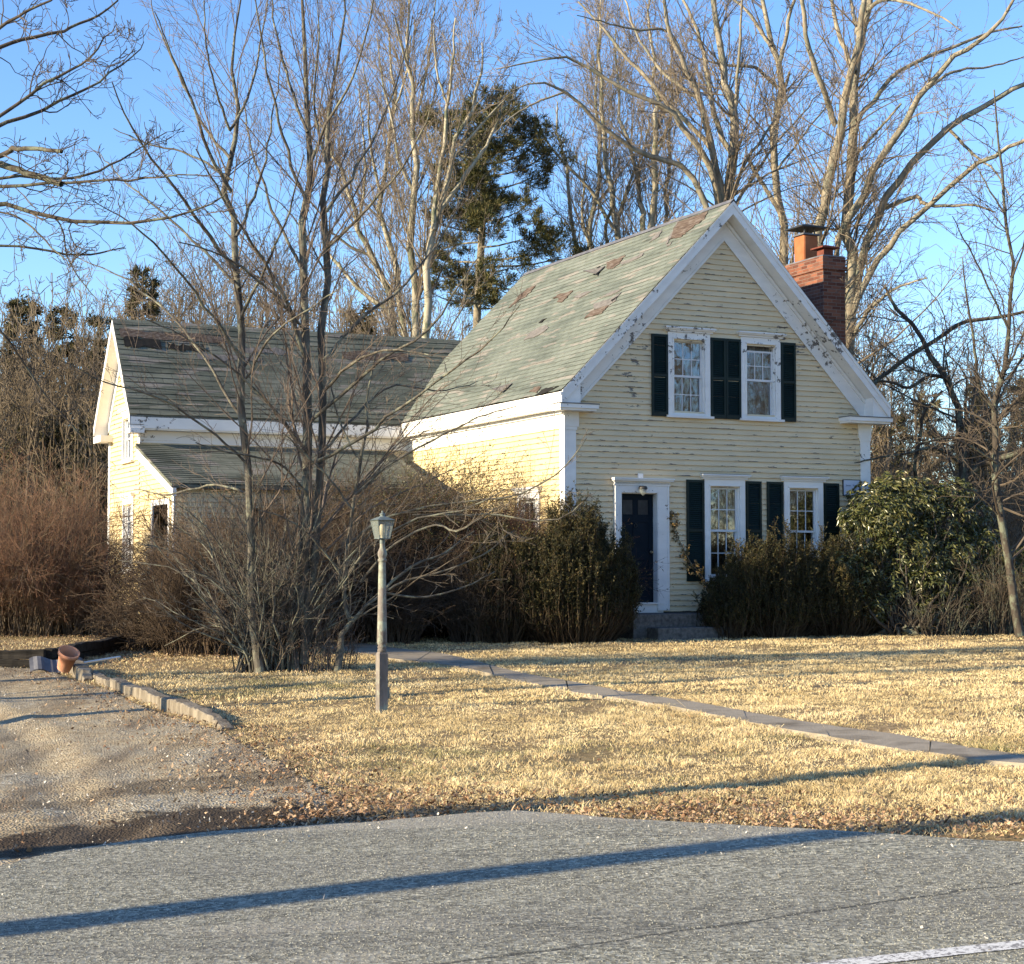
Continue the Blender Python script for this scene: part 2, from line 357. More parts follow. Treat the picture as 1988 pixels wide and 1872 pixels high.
# tree materials
M['bark_front'] = mat_bark('dark_young_bark', (.045, .04, .034), (.15, .135, .11), (.2, .2, .15), 9)
M['twig_front'] = mat_noise('grey_brown_young_twigs', (.085, .065, .052), (.21, .165, .13), 3, .8, .2)
M['bark_pale'] = mat_bark('pale_grey_bark', (.17, .15, .11), (.46, .42, .32), (.13, .14, .09), 4)
M['twig_pale'] = mat_noise('tan_twigs', (.1, .08, .06), (.26, .215, .16), 1.5, .85, .15)
M['bark_big'] = mat_bark('big_tree_bark', (.12, .1, .075), (.38, .335, .25), (.17, .17, .13), 5, .04)
M['twig_big'] = mat_noise('grey_brown_twigs', (.09, .072, .055), (.24, .195, .145), 1.5, .85, .15)
M['bark_dark'] = mat_bark('dark_bark', (.03, .026, .022), (.1, .082, .065), (.14, .15, .11), 8)  # darkest of the bark colours, with grey-green lichen
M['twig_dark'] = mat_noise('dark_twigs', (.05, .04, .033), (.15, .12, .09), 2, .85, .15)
M['woods'] = mat_noise('far_wood_branches', (.07, .055, .04), (.22, .175, .12), .5, .9, .1)
M['brush'] = mat_noise('tan_brush_twigs', (.09, .065, .042), (.27, .2, .135), .9, .9, .1)
M['redtwig'] = mat_noise('reddish_twig_tips', (.15, .075, .045), (.3, .175, .11), 1.2, .85, .15)
M['brushwood'] = mat_noise('brown_shrub_stems', (.07, .05, .035), (.22, .165, .11), 2, .85, .15)
M['pine'] = mat_leaf('pine_needles', [(.02, .03, .012), (.05, .06, .02), (.11, .1, .035), (.2, .165, .07)], .6, .25)
M['evergreen'] = mat_leaf('far_evergreen', [(.03, .032, .015), (.085, .078, .036), (.17, .145, .075)], .7, .2)
M['yew'] = mat_leaf('yew_foliage', [(.006, .008, .003), (.014, .017, .005), (.04, .038, .011), (.1, .075, .022)], .6, .3)
M['yewbrown'] = mat_leaf('dry_yew_stems', [(.02, .014, .009), (.05, .035, .022), (.11, .08, .05)], .8, .1)
M['rhodo'] = mat_leaf('rhododendron_leaves', [(.014, .022, .007), (.04, .05, .014), (.085, .09, .026), (.16, .145, .06)], .35, .5)
M['vine'] = mat_leaf('dry_vine_leaves', [(.05, .05, .018), (.13, .1, .035), (.22, .14, .06)], .6, .3)
M['lampwood'] = mat_bark('weathered_grey_post', (.1, .085, .072), (.26, .23, .205), (.3, .33, .26), 7, .008)
M['lampmetal'] = mat_noise('verdigris_lantern_metal', (.07, .09, .085), (.17, .2, .19), 12, .5, .5)
M['timber'] = mat_bark('weathered_timber', (.07, .055, .04), (.3, .26, .2), None, 8, .02)
M['timber_black'] = mat_noise('creosoted_black_timber', (.012, .011, .01), (.04, .035, .03), 5, .9, .15, .01, 20, stretch=(.3, 3, 3))
M['pot'] = mat_noise('terracotta_pot_clay', (.5, .22, .13), (.62, .32, .2), 4, .85, .2)
M['whitestick'] = mat_noise('white_plastic', (.6, .6, .58), (.75, .75, .73), 4, .5, .3)
m, nt, b = newmat('lantern_glass', .25, .5); M['lanternglass'] = m
b.inputs['Base Color'].default_value = (.3, .34, .32, 1); b.inputs['Alpha'].default_value = .38
M['bulb'] = mat_noise('ivory_lamp_tube', (.75, .66, .42), (.8, .72, .5), 4, .4, .4)

# ------------------------------------------------------------ ground, road, drive, path
def extend_x(pts, xl, xr):
    """pts world (X,Y) sorted by X; extend both ends along the road direction"""
    t = tan(radians(22)); a = pts[0]; b_ = pts[-1]
    return [(xl, a[1] + (xl - a[0]) * t)] + pts + [(xr, b_[1] + (xr - b_[0]) * t)]
edge_px = [(-330,1770),(-150,1730),(0,1690),(80,1668),(150,1655),(230,1642),(300,1633),(370,1626),(450,1619),(550,1613),(640,1607),(720,1603),(800,1595),(900,1586),(1000,1581),(1100,1588),
           (1200,1596),(1300,1602),(1400,1607),(1500,1613),(1600,1618),(1700,1625),(1800,1632),(1988,1643),(2300,1655)]
EDGE = [tuple(G(x, y)[:2]) for x, y in edge_px]
EDGE = extend_x(EDGE, -150, 150)
EX = np.array([p[0] for p in EDGE]); EY = np.array([p[1] for p in EDGE])
def edgeY(X): return np.interp(X, EX, EY)
up_px = [(600,1240),(690,1246),(756,1257),(856,1268),(931,1286),(1025,1309),(1119,1325),(1194,1340),(1288,1354),(1369,1367),(1526,1395),(1620,1411),(1745,1427),(1870,1450),(1988,1467),(2200,1500),(2500,1548),(2750,1590)]
lo_px = [(600,1256),(690,1266),(756,1279),(868,1292),(931,1304),(1025,1326),(1119,1345),(1213,1358),(1307,1373),(1432,1398),(1526,1417),(1620,1432),(1745,1454),(1902,1480),(1988,1486),(2200,1525),(2450,1568),(2680,1612)]
def resamp(pts, n):
    P = np.array(pts, float); d = np.r_[0, np.cumsum(np.linalg.norm(np.diff(P, axis=0), axis=1))]
    t = np.linspace(0, d[-1], n); return np.stack([np.interp(t, d, P[:, i]) for i in range(P.shape[1])], 1)
UP = resamp([G(x, y)[:2] for x, y in up_px], 90); LO = resamp([G(x, y)[:2] for x, y in lo_px], 90)
PATHPOLY = np.concatenate([UP, LO[::-1]])
drv_px = [(-1400,1262),(-600,1262),(0,1296),(90,1300),(130,1318),(215,1342),(300,1382),(420,1418),(480,1450),(560,1492),(640,1545),(700,1585),(730,1602)]
DRV = np.array([G(x, y)[:2] for x, y in drv_px])
DRVPOLY = np.concatenate([DRV, [[DRV[-1][0] + .1, edgeY(DRV[-1][0]) - .05]], [[x, edgeY(x) - .1] for x in np.linspace(DRV[-1][0] - .3, -16, 25)]])
def inpoly(X, Y, poly):
    X = np.asarray(X, float); Y = np.asarray(Y, float); r = np.zeros(X.shape, bool); n = len(poly); j = n - 1
    for i in range(n):
        xi, yi = poly[i]; xj, yj = poly[j]
        if yi != yj:
            r ^= ((yi > Y) != (yj > Y)) & (X < (xj - xi) * (Y - yi) / (yj - yi) + xi)
        j = i
    return r
def fnoise(X, Y, s, seed=0):
    r = np.random.default_rng(seed); v = 0
    for k in range(5):
        a = r.uniform(0, 2 * pi); f = s * (1.7 ** k) * r.uniform(.8, 1.2); ph = r.uniform(0, 6)
        v = v + np.sin((X * cos(a) + Y * sin(a)) * f + ph + 1.3 * np.sin((X * sin(a) - Y * cos(a)) * f * .7 + ph * 2)) / (k * .5 + 1)
    return v / 3.0
def grid(name, xs, ys, zf, mats, **kw):
    X, Y = np.meshgrid(xs, ys); Z = zf(X, Y); nx, ny = len(xs), len(ys)
    v = np.stack([X, Y, Z], -1).reshape(-1, 3)
    i = np.arange(nx - 1)[None, :] + nx * np.arange(ny - 1)[:, None]; i = i.ravel()
    return npmesh(name, v, np.stack([i, i + 1, i + 1 + nx, i + nx], 1), mats, smooth=True, **kw)
def hillz(X, Y):
    d = np.clip((Y - 62 + .04 * np.abs(X)) / 60, 0, 1); d = d * d * (3 - 2 * d)
    return gz(X, Y) + 6.5 * d
xs = np.r_[np.linspace(-400, -24, 30), np.linspace(-23.7, 23.7, 159), np.linspace(24, 400, 30)]
ys = np.r_[np.linspace(-60, 5, 20), np.linspace(5.3, 40, 130), np.linspace(41, 130, 40), np.linspace(140, 900, 12)]
def groundz(X, Y):
    near = np.clip((Y - edgeY(X)) / .8, 0, 1) * (Y < 45)
    cover = inpoly(X, Y, DRVPOLY) | inpoly(X, Y, PATHPOLY)
    b_ = .018 * fnoise(X, Y, 2.2, 3) * near
    return hillz(X, Y) - .02 - .03 * (Y < edgeY(X) + .3) + np.where(cover, -.03, b_)
g = grid('ground', xs, ys, groundz, [M['ground']]); tag(g, kind='structure')

# road strip: from far edge back to a near edge behind the camera
cols_ = np.unique(np.r_[np.linspace(-150, -12, 24), np.linspace(-11, 11, 260), np.linspace(12, 150, 24)])
rows = 14
fy = edgeY(cols_) + np.where(np.abs(cols_) < 12, .035 * fnoise(cols_, cols_ * 0, 6, 5), 0)
ny_ = fy[0] * 0 + (cols_ * tan(radians(22)) - 2.2)
vv = []; 
for r_ in range(rows + 1):
    t_ = r_ / rows; Y_ = fy * (1 - t_) + ny_ * t_
    vv.append(np.stack([cols_, Y_, gz(cols_, Y_) + .022], 1))
skirt = vv[0].copy(); skirt[:, 2] -= .06; vv = [skirt] + vv
v = np.concatenate(vv); nx = len(cols_); i = (np.arange(nx - 1)[None, :] + nx * np.arange(rows + 1)[:, None]).ravel()
tag(npmesh('road', v, np.stack([i, i + nx, i + nx + 1, i + 1], 1), [M['asphalt']]), kind='structure')
# driveway: dense grid cut by the polygon
def sheet(name, poly, step, dz, mat, bumpf=None):
    P = np.array(poly); bm = bmesh.new()
    x0, y0 = P.min(0); x1, y1 = P.max(0); x0 = max(x0, -14); 
    xs_ = np.arange(x0, x1 + step, step); ys_ = np.arange(y0, y1 + step, step)
    X, Y = np.meshgrid(xs_, ys_); X = X + 0; 
    Z = gz(X, Y) + dz + (bumpf(X, Y) if bumpf else 0)
    nx = len(xs_); i = (np.arange(nx - 1)[None, :] + nx * np.arange(len(ys_) - 1)[:, None]).ravel()
    cx = (X[:-1, :-1] + step / 2).ravel(); cy = (Y[:-1, :-1] + step / 2).ravel(); k = inpoly(cx, cy, P); i = i[k]
    return npmesh(name, np.stack([X, Y, Z], -1).reshape(-1, 3), np.stack([i, i + 1, i + 1 + nx, i + nx], 1), [mat], smooth=True)
def drvb(X, Y): 
    r_ = .008 * fnoise(X, Y, 1.6, 9) + .006 * fnoise(X, Y, 9, 4); q_ = (X + 2.2) + .42 * (Y - 10) + .15 * np.sin(Y * .7)
    for c_ in (0.0, -1.5, -3.1): r_ = r_ - .035 * np.exp(-((q_ - c_) / .2) ** 2) + .014 * np.exp(-((q_ - c_ - .38) / .14) ** 2)
    return r_ * np.clip((Y - edgeY(X)) / .5, 0, 1)
tag(sheet('driveway', DRVPOLY, .07, .004, M['gravel'], drvb), kind='structure')
# path strip with a raised slab edge
v = []; f = []; n_ = len(UP); cut = list(range(0, n_ - 1, 6)) + [n_ - 1]; rgp = np.random.default_rng(5)
for c0, c1 in zip(cut[:-1], cut[1:]):
    dz0, dz1, sl = rgp.uniform(-.004, .008), rgp.uniform(-.004, .008), rgp.uniform(-.006, .006); o = len(v); m__ = c1 - c0
    for k in range(m__ + 1):
        t_ = k / m__; tt = c0 + k + (.03 if k == 0 else -.03 if k == m__ else 0)
        A_ = np.array([np.interp(tt, np.arange(n_), UP[:, j]) for j in (0, 1)]); B_ = np.array([np.interp(tt, np.arange(n_), LO[:, j]) for j in (0, 1)])
        A_ += rgp.normal(0, .006, 2); B_ += rgp.normal(0, .006, 2); dz = dz0 + (dz1 - dz0) * t_
        for P_, e_ in ((A_, -.06), (A_, .004 + dz + sl), (B_, .004 + dz - sl), (B_, -.06)): v.append([P_[0], P_[1], gz(*P_) + e_])
    for k in range(m__):
        q_ = o + 4 * k; f += [(q_ + j, q_ + j + 1, q_ + j + 5, q_ + j + 4) for j in range(3)]
    f += [(o, o + 1, o + 2, o + 3), (o + 4 * m__, o + 4 * m__ + 3, o + 4 * m__ + 2, o + 4 * m__ + 1)]
tag(npmesh('path', np.array(v), np.array(f), [M['concrete']]), kind='structure')
# worn edge line on the road
a = G(1600, 1888); b_ = G(1988, 1845); d = (b_ - a); d /= np.linalg.norm(d[:2]); nrm = np.array([-d[1], d[0], 0])
pts = [a + d * k for k in np.linspace(-4, 14, 80)]
v = []
for k, p in enumerate(pts):
    for sg in (-.055, .055):
        q = p + nrm * (sg + .006 * rng.normal()); v.append([q[0], q[1], gz(q[0], q[1]) + .026])
i = np.arange(len(pts) - 1) * 2
tag(npmesh('road_marking', np.array(v), np.stack([i, i + 2, i + 3, i + 1], 1), [M['roadpaint']]), kind='structure')

def blades(X, Y, Z, h, wd, lean, rg):
    n = len(X); a = rg.uniform(0, 2 * pi, n); la = rg.uniform(0, 2 * pi, n)
    dx = np.cos(a) * wd / 2; dy = np.sin(a) * wd / 2
    lx = np.cos(la) * lean * h; ly = np.sin(la) * lean * h
    v = np.empty((n, 5, 3))
    v[:, 0] = np.stack([X - dx, Y - dy, Z], 1); v[:, 1] = np.stack([X + dx, Y + dy, Z], 1)
    v[:, 2] = np.stack([X + dx * .8 + lx * .35, Y + dy * .8 + ly * .35, Z + h * .6], 1)
    v[:, 3] = np.stack([X - dx * .8 + lx * .35, Y - dy * .8 + ly * .35, Z + h * .6], 1)
    v[:, 4] = np.stack([X + lx, Y + ly, Z + h * np.clip(1 - lean * .45, .3, 1)], 1)
    k = np.arange(n)[:, None] * 5
    return v.reshape(-1, 3), [k + np.array([[0, 1, 2, 3]]), k + np.array([[3, 2, 4]])]
def lawnmask(X, Y, m=0.0):
    ok = (Y > edgeY(X) + .06 + m + .12 * fnoise(X, Y, 4, 8)) & ~inpoly(X, Y, DRVPOLY)
    wx = X + .09 * fnoise(X, Y, 9, 1); wy = Y + .12 * fnoise(X, Y, 6, 2)
    return ok & ~inpoly(wx, wy, PATHPOLY)
def scatter(n, rg, y0=9.2, y1=33.5, p=1.25):
    # denser near the camera: sample Y by 1/Y^p
    u_ = rg.random(n); Y = (y0 ** (1 - p) + u_ * (y1 ** (1 - p) - y0 ** (1 - p))) ** (1 / (1 - p))
    X = rg.uniform(-1, 1, n) * (.335 * Y + 3.2) + 1.2; return X, Y
rg = np.random.default_rng(11)
X, Y = scatter(1350000, rg)
dens = .5 + .55 * fnoise(X, Y, 1.3, 21) + .5 * fnoise(X, Y, 8, 22)
bare = np.clip((Y - edgeY(X)) / 1.5, .08, 1) ** 1.2
dd = np.min([np.hypot(X - q[0], Y - q[1]) for q in DRV[2:]], axis=0); bare = np.minimum(bare, np.clip(dd / 1.2, .15, 1))
farb = np.clip((32.5 - (Y - .46 * np.maximum(X - 1, 0) * .2)) / 3, .1, 1) * np.where((X < -2.6) & (Y > 23), .35, 1)
k = lawnmask(X, Y) & (rg.random(len(X)) < dens * bare * farb + .05); X = X[k]; Y = Y[k]
clump = np.clip(.7 + .75 * fnoise(X, Y, 7.5, 31) + .5 * fnoise(X, Y, 2.2, 33), .22, 1.6)
h = rg.uniform(.02, .06, len(X)) * clump
gg = fnoise(X, Y, 1.1, 41) + .5 * fnoise(X, Y, 4, 42) + .8 * np.exp(-((Y - 13.2) / 1.2) ** 2 - ((X - 1.5) / 2.5) ** 2) + .9 * np.exp(-((Y - 20.5) / 1.0) ** 2 - ((X + 2.2) / 2) ** 2) + rg.normal(0, .3, len(X))
gi = gg > .9
lean = rg.uniform(.3, 2.4, len(X))
for sel, nm, mt, lab in ((~gi, 'dry_grass', 'grass', 'dry straw-coloured lawn grass around the lamp post and path'), (gi, 'green_grass', 'grass_green', 'greener grass patches among the dry lawn')):
    v, f = blades(X[sel], Y[sel], gz(X[sel], Y[sel]) - .012, h[sel], np.where(Y[sel] > 18, .007, .0042), lean[sel], rg)
    tag(npmesh(nm, v, f, [M[mt]]), lab, 'grass', kind='stuff')

def flakes(X, Y, Z, s, rg, tilt=.5, curl=.35):
    n = len(X); a = rg.uniform(0, 2 * pi, n); u1 = np.stack([np.cos(a), np.sin(a), rg.normal(0, tilt, n)], 1)
    u2 = np.stack([-np.sin(a), np.cos(a), rg.normal(0, tilt, n)], 1); c = np.stack([X, Y, Z + .25 * s], 1); s = s[:, None]
    up = np.array([0, 0, 1.0])
    v = np.empty((n, 6, 3)); v[:, 0] = c - u1 * s; v[:, 1] = c - u1 * s * .2 - u2 * s * .5 + up * s * curl * .5; v[:, 2] = c + u1 * s * .7 - u2 * s * .3
    v[:, 3] = c + u1 * s + up * s * curl; v[:, 4] = c + u1 * s * .5 + u2 * s * .45; v[:, 5] = c - u1 * s * .4 + u2 * s * .5 + up * s * curl * .6
    k = np.arange(n)[:, None] * 6
    return v.reshape(-1, 3), [k + np.array([[0, 1, 2, 3]]), k + np.array([[0, 3, 4, 5]])]
# fallen leaves: along the road edge, drive edge, under the shrubs
X, Y = scatter(220000, rg, 9.0, 34, 1.3)
e = Y - edgeY(X); dd = np.min([np.hypot(X - q[0], Y - q[1]) for q in resamp(DRV[3:], 25)], axis=0)
pr = .9 * np.exp(-((Y - 27.3 - .25 * X) / 1.6) ** 2) * (X < -1.5) * (X > -12) + 1.2 * np.exp(-((e - .45) / .65) ** 2) * (X > -1.5) + .9 * np.exp(-(dd / .55) ** 2) + .5 * np.clip((Y - 29.3 + .1 * X) / 1.5, 0, 1) * (X < 2.5) + .5 * np.exp(-(((X + 2.9) / 1.0) ** 2 + ((Y - 22.9) / .7) ** 2)) + .022 + .8 * ((X < -5) & (Y > 24.2))
k = (rg.random(len(X)) < pr * (.5 + .5 * fnoise(X, Y, 3, 51))) & (e > .03) & ~inpoly(X, Y, PATHPOLY); X = X[k]; Y = Y[k]
v, f = flakes(X, Y, gz(X, Y) + .012, rg.uniform(.008, .02, len(X)), rg)
tag(npmesh('leaf_litter', v, f, [M['litter']]), 'brown fallen leaves scattered along the lawn and driveway edges', 'leaves', kind='stuff')
# loose stones on the drive
X = rg.uniform(-9, .6, 26000); Y = rg.uniform(8.3, 24, 26000) 
k = inpoly(X, Y, DRVPOLY) & (rg.random(len(X)) < .35 + .5 * fnoise(X, Y, 1.4, 61)); X = X[k]; Y = Y[k]
v, f = flakes(X, Y, gz(X, Y) + .006 + drvb(X, Y), rg.uniform(.004, .011, len(X)), rg, .7, .6)
tag(npmesh('gravel', v, f, [M['chips']]), 'loose pale gravel on the driveway by the road edge', 'gravel', kind='stuff')
X = rg.uniform(-3.2, 3.2, 700); Y = edgeY(X) - rg.exponential(.7, 700) + .05
v, f = flakes(X, Y, gz(X, Y) + .026, rg.uniform(.003, .01, 700), rg, .6, .5)
tag(npmesh('grit', v, f, [M['chips']]), 'loose grit scattered on the asphalt', 'grit', kind='stuff')

M['aggregate'] = mat_leaf('road_aggregate', [(.07, .068, .055), (.15, .145, .115), (.27, .26, .205), (.45, .43, .34)], .9, .1, w=(.8, .1, .1))
rg = np.random.default_rng(12); n = 230000
Y = 6.1 + 5.4 * rg.random(n) ** 1.25; X = rg.uniform(-1, 1, n) * (.32 * Y + .4)
k = (Y < edgeY(X) - .02) & (rg.random(n) < .5 + .5 * fnoise(X, Y, .9, 71)); X = X[k]; Y = Y[k]; n = len(X)
r_ = rg.uniform(.0028, .0062, n) ; a0 = rg.uniform(0, 2 * pi, n); v = np.empty((n, 5, 3)); zz = gz(X, Y) + .021
for j in range(4):
    rr = r_ * rg.uniform(.7, 1.2, n); v[:, j] = np.stack([X + rr * np.cos(a0 + j * pi / 2), Y + rr * np.sin(a0 + j * pi / 2), zz], 1)
v[:, 4] = np.stack([X + r_ * rg.uniform(-.4, .4, n), Y + r_ * rg.uniform(-.4, .4, n), zz + r_ * rg.uniform(.4, .9, n)], 1)
kk = np.arange(n)[:, None] * 5; f = np.concatenate([kk + np.array([[j, (j + 1) % 4, 4]]) for j in range(4)])
tag(npmesh('road_aggregate', v.reshape(-1, 3), f, [M['aggregate']]), 'small stones worn proud of the asphalt surface', 'gravel', kind='stuff')

# ------------------------------------------------------------ branch machinery
def norm(a): return a / np.maximum(np.linalg.norm(a, axis=-1, keepdims=True), 1e-9)
def tubes(P, R, S):
    """P (M,K,3) R (M,K) -> verts, quads"""
    M_, K, _ = P.shape
    T = np.gradient(P, axis=1); T = norm(T)
    ref = np.where(np.abs(T[:, :1, 2:3]) > .9, np.array([1.0, 0, 0]), np.array([0, 0, 1.0]))
    A = norm(np.cross(T, ref)); B = np.cross(T, A)
    an = 2 * pi * np.arange(S) / S
    ring = P[:, :, None] + R[:, :, None, None] * (np.cos(an)[None, None, :, None] * A[:, :, None] + np.sin(an)[None, None, :, None] * B[:, :, None])
    v = ring.reshape(-1, 3)
    m_ = np.arange(M_)[:, None, None] * K * S; k_ = np.arange(K - 1)[None, :, None] * S; s_ = np.arange(S)[None, None, :]; s2 = (s_ + 1) % S
    q = np.stack([m_ + k_ + s_, m_ + k_ + s2, m_ + k_ + S + s2, m_ + k_ + S + s_], -1).reshape(-1, 4)
    return v, q
def grow(P, R, rg, per_m=2.5, t0=.15, t1=1.0, ang=(30, 60), lf=.45, lmin=.1, lmax=9, K=6, wig=.12, up=.06, rr=.55, tip=.25, rmin=.0015, wind=None, maxn=60000, uppow=0.0):
    M_, K0, _ = P.shape
    L = np.linalg.norm(np.diff(P, axis=1), axis=2).sum(1)
    cnt = rg.poisson(L * per_m * (t1 - t0)); par = np.repeat(np.arange(M_), cnt); n = len(par)
    if n > maxn: par = rg.choice(par, maxn, replace=False); n = maxn
    if n == 0: return np.zeros((0, K, 3)), np.zeros((0, K))
    t = rg.uniform(t0, t1, n); f = t * (K0 - 1); i = np.minimum(f.astype(int), K0 - 2); fr = (f - i)[:, None]
    p = P[par, i] * (1 - fr) + P[par, i + 1] * fr; T = norm(P[par, i + 1] - P[par, i]); r = R[par, i] * (1 - fr[:, 0]) + R[par, i + 1] * fr[:, 0]
    rnd = norm(rg.normal(size=(n, 3))); perp = norm(np.cross(T, rnd))
    a = np.radians(rg.uniform(ang[0], ang[1], n))[:, None]
    d = norm(T * np.cos(a) + perp * np.sin(a) + np.array([0, 0, uppow]))
    l = np.clip(L[par] * lf * (1.15 - .75 * t) * rg.uniform(.55, 1.3, n), lmin, lmax)
    out = np.empty((n, K, 3)); out[:, 0] = p; st = (l / (K - 1))[:, None]
    bias = norm(rg.normal(size=(n, 3))) * wig * .8
    for k in range(1, K):
        d = norm(d + bias + rg.normal(size=(n, 3)) * wig + np.array([0, 0, up]))
        out[:, k] = out[:, k - 1] + d * st
    r0 = np.minimum(r * rr * rg.uniform(.6, 1.1, n), l * .011 + .0015); tt = np.linspace(0, 1, K)[None]
    Rr = np.maximum(r0[:, None] * (1 - (1 - tip) * tt), rmin)
    return out, Rr
def merge(parts):
    """parts: list of (P,R,S[,mat]) -> verts, quads, mi"""
    vs_, qs, mi = [], [], []; o = 0
    for pr_ in parts:
        P, R, S = pr_[:3]
        if len(P) == 0: continue
        v, q = tubes(P, R, S); vs_.append(v); qs.append(q + o); o += len(v); mi.append(np.full(len(q), pr_[3] if len(pr_) > 3 else 0))
    return np.concatenate(vs_), np.concatenate(qs), np.concatenate(mi)
def spline(ctrl, K):
    """Catmull-Rom through control rows, K samples"""
    C = np.array(ctrl, float); n = len(C)
    if n == 2: t = np.linspace(0, 1, K)[:, None]; return C[0] * (1 - t) + C[1] * t
    E_ = np.vstack([2 * C[0] - C[1], C, 2 * C[-1] - C[-2]])
    t = np.linspace(0, n - 1 - 1e-6, K); i = t.astype(int); u_ = (t - i)[:, None]
    p0, p1, p2, p3 = E_[i], E_[i + 1], E_[i + 2], E_[i + 3]
    return .5 * ((2 * p1) + (-p0 + p2) * u_ + (2 * p0 - 5 * p1 + 4 * p2 - p3) * u_ ** 2 + (-p0 + 3 * p1 - 3 * p2 + p3) * u_ ** 3)
def guide(pts, Y, rg, K=16, dy=None, y0=0.0, sc_=1.0, ground=False):
    """pts: (px, py, r_px) rows from base to tip; depth drifts by dy metres along the limb"""
    dy = rg.uniform(-1.5, 1.5) if dy is None else dy
    n = len(pts); C = []
    for k, (x, y, r) in enumerate(pts):
        Yk = Y + y0 + dy * (k / (n - 1)) ** 1.2; p = at(x, y, Yk); C.append([p[0], p[1], p[2], r * Yk / F * sc_])
    S_ = spline(C, K); S_[:, 3] = np.maximum(S_[:, 3] * .86, .002)
    L = np.linalg.norm(S_[-1, :3] - S_[0, :3]); j = rg.normal(size=(K, 3)) * .004 * L; j[0] = 0; j = j * np.array([1, 1, .6])
    S_[:, :3] += j
    return S_
def tree(name, label, cat, limbs, Y, barkm, twigm, seed, lv, group=None, S=8, kids=None, up_t=None):
    """limbs: list of dicts/pts. lv: list of grow kwargs"""
    rg = np.random.default_rng(seed); Gd = []
    for l in limbs:
        if isinstance(l, dict): Gd.append(guide(l['p'], Y, rg, dy=l.get('dy'), y0=l.get('y0', 0.0)))
        else: Gd.append(guide(l, Y, rg))
    A = np.array(Gd); P = A[:, :, :3]; R = A[:, :, 3]
    b0 = P[0, 0]; root = empty(name, (b0[0], b0[1], float(gz(b0[0], b0[1])))); tag(root, label, cat, group)
    v, q, mi = merge([(P, R, S)]); npmesh('trunk', v, q, [barkm], root, True, world=True)
    parts = []; cur = (P, R); allp = [(P, R)]
    for k, kw in enumerate(lv):
        src = cur
        if kw.pop('fromall', False): src = (None, None)
        S_ = kw.get('S', 4 if k < 2 else 3); kk = {a: b_ for a, b_ in kw.items() if a not in ('S', 'extra')}
        cur = grow(cur[0], cur[1], rg, **kk); parts.append((cur[0], cur[1], S_))
        if kw.get('extra') is not None and k > 0:   # fine twigs straight on the guide limbs as well
            pass
    v, q, mi = merge(parts); npmesh('crown', v, q, [twigm], root, False, world=True)
    return root
def L4(n1=1.6, n2=3.2, n3=6, l1=.4, l2=.42, l3=.45, up=.05, w=.1, a=(22, 50), l1max=4.5, mx=26000, tmin=.002, l3max=.6, r1=.36):
    return [dict(per_m=n1, t0=.12, ang=a, lf=l1, lmax=l1max, K=9, wig=w, up=up, rr=r1, S=5, rmin=tmin),
            dict(per_m=n2, t0=.08, ang=a, lf=l2, lmax=1.9, K=6, wig=w, up=up, rr=.55, S=4, rmin=tmin),
            dict(per_m=n3, t0=.08, ang=(25, 60), lf=l3, lmax=l3max, lmin=.1, K=4, wig=w * 1.3, up=up, rr=.7, S=3, rmin=tmin, maxn=mx)]

# ------------------------------------------------------------ the house
house = empty('house', C0, TH)
tag(house, 'yellow clapboard house with white trim, dark green shutters and pale shingled gable roof', 'house')
class WB(MB):
    """boxes on a wall: a along the wall, o outwards from it, z up"""
    def __init__(s, kind='front', w0=0.0): MB.__init__(s); s.k = kind; s.w0 = w0
    def pt(s, a, o, z): return (a, s.w0 - o, z) if s.k == 'front' else (s.w0 - o, a, z)
    def bx(s, a0, a1, o0, o1, z0, z1, m=0):
        p = s.pt(a0, o0, z0); q = s.pt(a1, o1, z1)
        return s.box(min(p[0], q[0]), max(p[0], q[0]), min(p[1], q[1]), max(p[1], q[1]), z0, z1, m)
    def poly(s, pts, o0, o1, m=0):
        """pts (a,z) extruded from o0 to o1"""
        if s.k == 'front': return s.prism(pts, 'y', s.w0 - o0, s.w0 - o1, m)
        return s.prism(pts, 'x', s.w0 - o0, s.w0 - o1, m)
def clapboards(name, wb, bound, z0, z1, openings, mat, label=None, h=.102):
    r = random.Random(hash(name) % 1000 + 5 if False else len(name))
    z = z0
    while z < z1 - .01:
        zt = min(z + h, z1); lo = bound(z); hi = bound(zt)
        if lo[1] - lo[0] < .03: break
        segs = [(lo[0], lo[1], hi[0], max(hi[1], hi[0] + .01))]
        zm = (z + zt) / 2
        for (oa, ob, oz0, oz1) in openings:
            if oz0 < zm < oz1:
                ns = []
                for (a, b_, c_, d_) in segs:
                    if oa > a and ob < b_: ns += [(a, oa, c_, oa), (ob, b_, ob, d_)]
                    elif oa <= a < ob: ns.append((ob, b_, ob, d_))
                    elif oa < b_ <= ob: ns.append((a, oa, c_, oa))
                    else: ns.append((a, b_, c_, d_))
                segs = ns
        for (a, b_, c_, d_) in segs:
            if b_ - a < .01: continue
            n = max(1, int((b_ - a) / .6)); j = [r.uniform(-.0025, .0025) for _ in range(n + 1)]
            vs_ = []; fs = []
            for k in range(n + 1):
                t = k / n; x = a + (b_ - a) * t; xt = c_ + (d_ - c_) * t
                vs_ += [wb.pt(x, .0, z + j[k]), wb.pt(x, .031 + j[k] * .8, z + j[k]), wb.pt(xt, .004, zt + .004)]
            for k in range(n):
                o = 3 * k; fs += [(o, o + 3, o + 4, o + 1), (o + 1, o + 4, o + 5, o + 2)]
            wb.add(vs_, fs)
        z = zt
    o = wb.build(name, mat, house)
    if label: o['label'] = label
    return o
SL = 1.03; AP = (3.42, 8.58)
